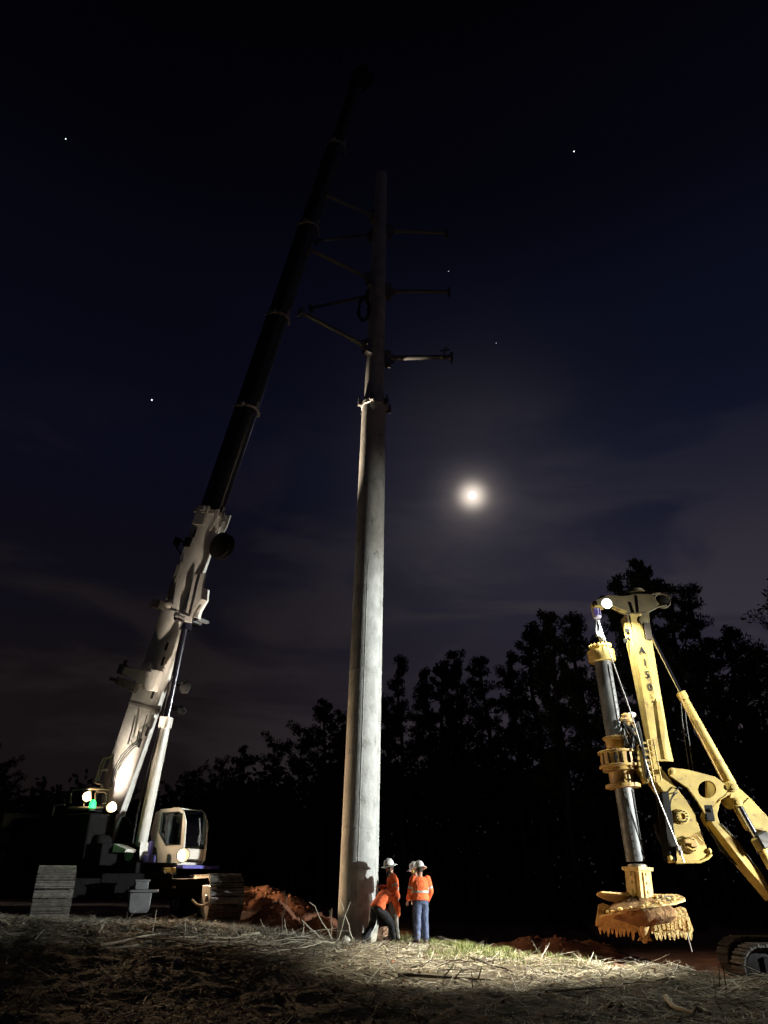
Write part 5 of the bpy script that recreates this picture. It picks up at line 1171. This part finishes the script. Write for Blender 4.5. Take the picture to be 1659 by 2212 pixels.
# clay packed between the flights
mb = MB(); prof = [(z_of(2006), .1), (z_of(1998), .2), (z_of(1988), .62), (z_of(1978), .8), (z_of(1966), .82), (z_of(1956), .66), (z_of(1946), .4), (z_of(1936), .25)]
mb.loft([[ap(2*math.pi*k/48, r*Rf*(1+.14*noise.noise(V((3*math.cos(2*math.pi*k/48), 3*math.sin(2*math.pi*k/48), z*6)))), z + .05*noise.noise(V((k*.5, z, 3)))) + V((noise.noise(V((k*1.3, z*9, 1))), noise.noise(V((k*1.3, z*9, 5))), noise.noise(V((k*1.1, z*9, 9)))))*.05 for k in range(48)] for z, r in prof]); mb.build('packed_clay', mat('brown_packed_clay', (.3,.17,.06), (.13,.06,.022), 5, .9, bump=1, bscale=14), aug, 60)
# clods along the rim, pilot bit
mb = MB()
for i in range(70):
    th = random.uniform(0, 2*math.pi); kk = 0 if (math.degrees(th)-168) % 360 < 180 else 1
    u = ((math.degrees(th)-168-180*kk) % 360)/205; p = ap(th, random.uniform(.3, 1.0)*Rf, zlo + rise*u*1.08 + .09)
    mb.ball(p, (random.uniform(.03, .09), random.uniform(.03, .08), random.uniform(.02, .05)), 7, 5)
tag(mb.build('clay_clods', auger_mud, aug, 70), kind='stuff')
mb = MB(); q = ab
mb.loft([[q + A*(w*sx) + B*(.06*sy) + aa*z for sx, sy in ((-1, -1), (1, -1), (1, 1), (-1, 1))] for w, z in ((.16, z2+.05), (.1, z2-.2), (.07, .1), (.12, 0), (.1, -.02))])
mb.prism([q + A*.08 + aa*.12 - B*.03, q + A*.18 + aa*-.03 - B*.03, q + A*.1 + aa*.01 - B*.03], B*.06); mb.prism([q - A*.08 + aa*.12 - B*.03, q - A*.18 + aa*-.03 - B*.03, q - A*.1 + aa*.01 - B*.03], B*.06)
mb.build('pilot_bit', auger_mud, aug, 35)
mb = MB(); g0 = at(1476, 1988, RY-.1); g1 = at(1495, 2056, RY-.1); mb.tube([g0, g1], .014, 6); lathm = mb.build('survey_lath', mat('pale_lath', (.4,.36,.33), (.3,.27,.25), 8, .7), loc=g1); tag(lathm, 'thin pale survey lath standing behind the auger\'s right end', 'lath')
print('auger R', Rf, 'HT', HT)
# ------------------------------------------------------------------ lights
def spot(name, P, target, energy, half, blend, color, size=.05):
    l = bpy.data.lights.new(name, 'SPOT'); l.energy = energy; l.spot_size = R(half*2); l.spot_blend = blend; l.color = color; l.shadow_soft_size = size
    o = bpy.data.objects.new(name, l); COL.objects.link(o); o.location = P; o.rotation_euler = (V(target)-V(P)).to_track_quat('-Z', 'Y').to_euler(); return o
def point(name, P, energy, color, size=.06):
    l = bpy.data.lights.new(name, 'POINT'); l.energy = energy; l.color = color; l.shadow_soft_size = size
    o = bpy.data.objects.new(name, l); COL.objects.link(o); o.location = P; return o
COOL = (.93, 1, .98); WARM = (1, .66, .36)
spot('site_flood_light', (24.0, 13.4, 4.2), (-.74, 23.5, 4.2), 46000, 17, .6, COOL, .1)
spot('site_spill_light', (24.0, 13.4, 4.6), (-.74, 22.5, 7.8), 17000, 16.5, .9, (1, .98, .86), .1)
spot('rig_work_light', LAMPS['rig2'], (6.6, 21.2, .9), 1500, 24, .6, (1, .94, .8), .08)
spot('mast_lamp_light', LAMPS['mast'] + V((0, -.05, -.02)), LAMPS['mast'] + V((1.2, -.2, -6)), 1500, 60, .5, (.98, 1, .88), .06)
spot('mast_pool_light', LAMPS['mast'] + V((-.05, -.05, -.05)), (2.9, 18.8, 0), 25000, 23, .9, (1, .95, .78), .07)
spot('cab_lamp_light', LAMPS['cab'], LAMPS['cab'] + V((4.8, -3.6, -1.5)), 2000, 60, .6, WARM, .06)
spot('deck_lamp_light', LAMPS['deck2'] + Z_*.05, bf + BA*10.5 + L_*1.6, 6500, 13, .9, (1, .85, .68), .06)
spot('deck_wash_light', LAMPS['deck1'], bf + BA*2.2 + L_*.7, 1200, 44, 1, (1, .86, .7), .06)
point('beacon_light', PLG + toward(PLG)*.25 - L_*.1, 6, (.35, 1, .3))
point('deck_glow_light', LAMPS['deck1'] + toward(LAMPS['deck1'])*.2, 9, WARM)
spot('pole_spot_light', LAMPS['cab'] + F_*.15, at(786, 945, 22.4), 62000, 4.6, .9, (1, .8, .58), .06)
spot('deck_fill_light', LAMPS['deck2'], LAMPS['deck2'] + V((3, .4, 1.2)), 300, 80, .5, (1, .76, .5), .06)
# moonlight
MD = ray(1020, 1070).normalized()
sl = bpy.data.lights.new('moonlight', 'SUN'); sl.energy = .012; sl.angle = R(.5); sl.color = (.85, .9, 1)
so_ = bpy.data.objects.new('moonlight', sl); COL.objects.link(so_); so_.rotation_euler = MD.to_track_quat('Z', 'Y').to_euler()
# moon and stars: far bright bodies, plus two lens ghosts drawn as stars
def sky_ball(name, px, py, dist, rad_px, m, label, cat, group=None):
    c = CAM + ray(px, py).normalized()*dist; mb = MB(); r = rad_px/FPX*dist*.9; mb.ball(c, r, 24, 16); return tag(mb.build(name, m, loc=c, smooth=60), label, cat, group)
sky_ball('moon', 1020, 1070, 1500, 9.5, glow('moon_surface', (1, .97, .9), 1.6), 'bright full moon in thin cloud right of the pole', 'moon')
sm_ = glow('star_and_ghost_light', (.85, 1, .92), 2.2)
for px, py, r, lab in ((142, 300, 1.1, 'small star at the upper left of the sky'), (1240, 327, 1.3, 'star-like lens ghost of the cab lamp at the upper right of the sky'), (328, 864, 1.6, 'greenish star-like lens ghost of the drill lamp left of the crane boom'), (969, 586, .55, 'faint star above the second right crossarm'), (1072, 741, .5, 'very faint star right of the lowest crossarm')):
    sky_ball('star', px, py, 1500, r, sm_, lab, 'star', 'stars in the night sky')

# ------------------------------------------------------------------ night sky
w = bpy.data.worlds.new('World'); scene.world = w; w.use_nodes = True; nt = w.node_tree; N = nt.nodes; L = nt.links
bg = N['Background']; tc = N.new('ShaderNodeTexCoord'); sep = N.new('ShaderNodeSeparateXYZ'); L.new(tc.outputs['Generated'], sep.inputs[0])
def math_(op, a, b=None, c=None, clamp=False):
    n = N.new('ShaderNodeMath'); n.operation = op; n.use_clamp = clamp
    for i, v in enumerate((a, b, c)):
        if v is None: continue
        if isinstance(v, (int, float)): n.inputs[i].default_value = v
        else: L.new(v, n.inputs[i])
    return n.outputs[0]
def ramp(src, stops, ip='EASE'):
    r = N.new('ShaderNodeValToRGB'); r.color_ramp.interpolation = ip; e = r.color_ramp.elements
    e[0].position, e[0].color = stops[0][0], (*stops[0][1], 1); e[1].position, e[1].color = stops[-1][0], (*stops[-1][1], 1)
    for p, c in stops[1:-1]: q = e.new(p); q.color = (*c, 1)
    L.new(src, r.inputs['Fac']); return r.outputs[0]
def mixc(f, a, b, mode='MIX'):
    n = N.new('ShaderNodeMix'); n.data_type = 'RGBA'; n.blend_type = mode
    if isinstance(f, (int, float)): n.inputs['Factor'].default_value = f
    else: L.new(f, n.inputs['Factor'])
    for i, v in ((6, a), (7, b)):
        if isinstance(v, tuple): n.inputs[i].default_value = (*v, 1)
        else: L.new(v, n.inputs[i])
    return n.outputs[2]
zz = sep.outputs['Z']; xx = sep.outputs['X']
# sky colour by height, right (towards the town glow) and left
right = ramp(zz, [(0, (.027, .0222, .031)), (.18, (.0295, .0242, .037)), (.34, (.018, .0165, .0295)), (.46, (.0065, .0078, .0205)), (.62, (.0034, .0042, .0118)), (.78, (.0014, .0014, .0038)), (.92, (.0005, .0005, .001))])
left = ramp(zz, [(0, (.009, .006, .006)), (.18, (.0075, .0053, .0058)), (.34, (.0045, .004, .0075)), (.5, (.0032, .0033, .0095)), (.66, (.002, .0021, .006)), (.8, (.0008, .0008, .002)), (.92, (.0004, .0004, .0008))])
fx = math_('MULTIPLY_ADD', xx, 1.7, .42, True)
base_c = mixc(fx, left, right)
# thin cloud bands, stretched along the horizon
mp = N.new('ShaderNodeMapping'); mp.inputs['Scale'].default_value = (1.6, 1.6, 5.2); mp.inputs['Rotation'].default_value = (0, R(8), 0); L.new(tc.outputs['Generated'], mp.inputs[0])
nz = N.new('ShaderNodeTexNoise'); nz.inputs['Scale'].default_value = 2.0; nz.inputs['Detail'].default_value = 6; nz.inputs['Roughness'].default_value = .52; nz.inputs['Distortion'].default_value = .5; L.new(mp.outputs[0], nz.inputs['Vector'])
cl = math_('MULTIPLY', ramp(nz.outputs['Fac'], [(.44, (0, 0, 0)), (.6, (1, 1, 1))]), ramp(zz, [(.1, (1, 1, 1)), (.62, (0, 0, 0))]))
base_c = mixc(math_('MULTIPLY', cl, .9), base_c, mixc(fx, (.0145, .011, .0115), (.044, .037, .046)))
# corona of the moon in the thin cloud
dp = N.new('ShaderNodeVectorMath'); dp.operation = 'DOT_PRODUCT'; L.new(tc.outputs['Generated'], dp.inputs[0]); dp.inputs[1].default_value = MD
ang = math_('ARCCOSINE', math_('MINIMUM', dp.outputs['Value'], 1.0))
def gauss(s, k): return math_('MULTIPLY', math_('EXPONENT', math_('MULTIPLY', math_('POWER', math_('DIVIDE', ang, s), 2), -1)), k)
wob = math_('MULTIPLY_ADD', nz.outputs['Fac'], 1.6, .2)
c1 = math_('MULTIPLY', math_('MULTIPLY', math_('EXPONENT', math_('MULTIPLY', math_('POWER', math_('DIVIDE', ang, .0145), 2.0), -1)), 1.0), math_('MULTIPLY_ADD', nz.outputs['Fac'], .8, .6)); c2 = math_('MULTIPLY', gauss(.036, .1), wob); c3 = math_('MULTIPLY', gauss(.14, .02), wob)
cor = mixc(1, mixc(1, mixc(c1, (0,0,0), (1, .86, .72)), mixc(c2, (0,0,0), (1, .84, .74)), 'ADD'), mixc(c3, (0,0,0), (1, .9, .95)), 'ADD')
L.new(mixc(1, base_c, cor, 'ADD'), bg.inputs['Color']); bg.inputs['Strength'].default_value = 1
vs = scene.view_settings; vs.view_transform = 'Standard'; vs.look = 'None'; vs.exposure = 0; vs.gamma = 1; vs.use_curve_mapping = False
scene.cycles.use_denoising = True; scene.cycles.max_bounces = 6; scene.cycles.sample_clamp_indirect = 4
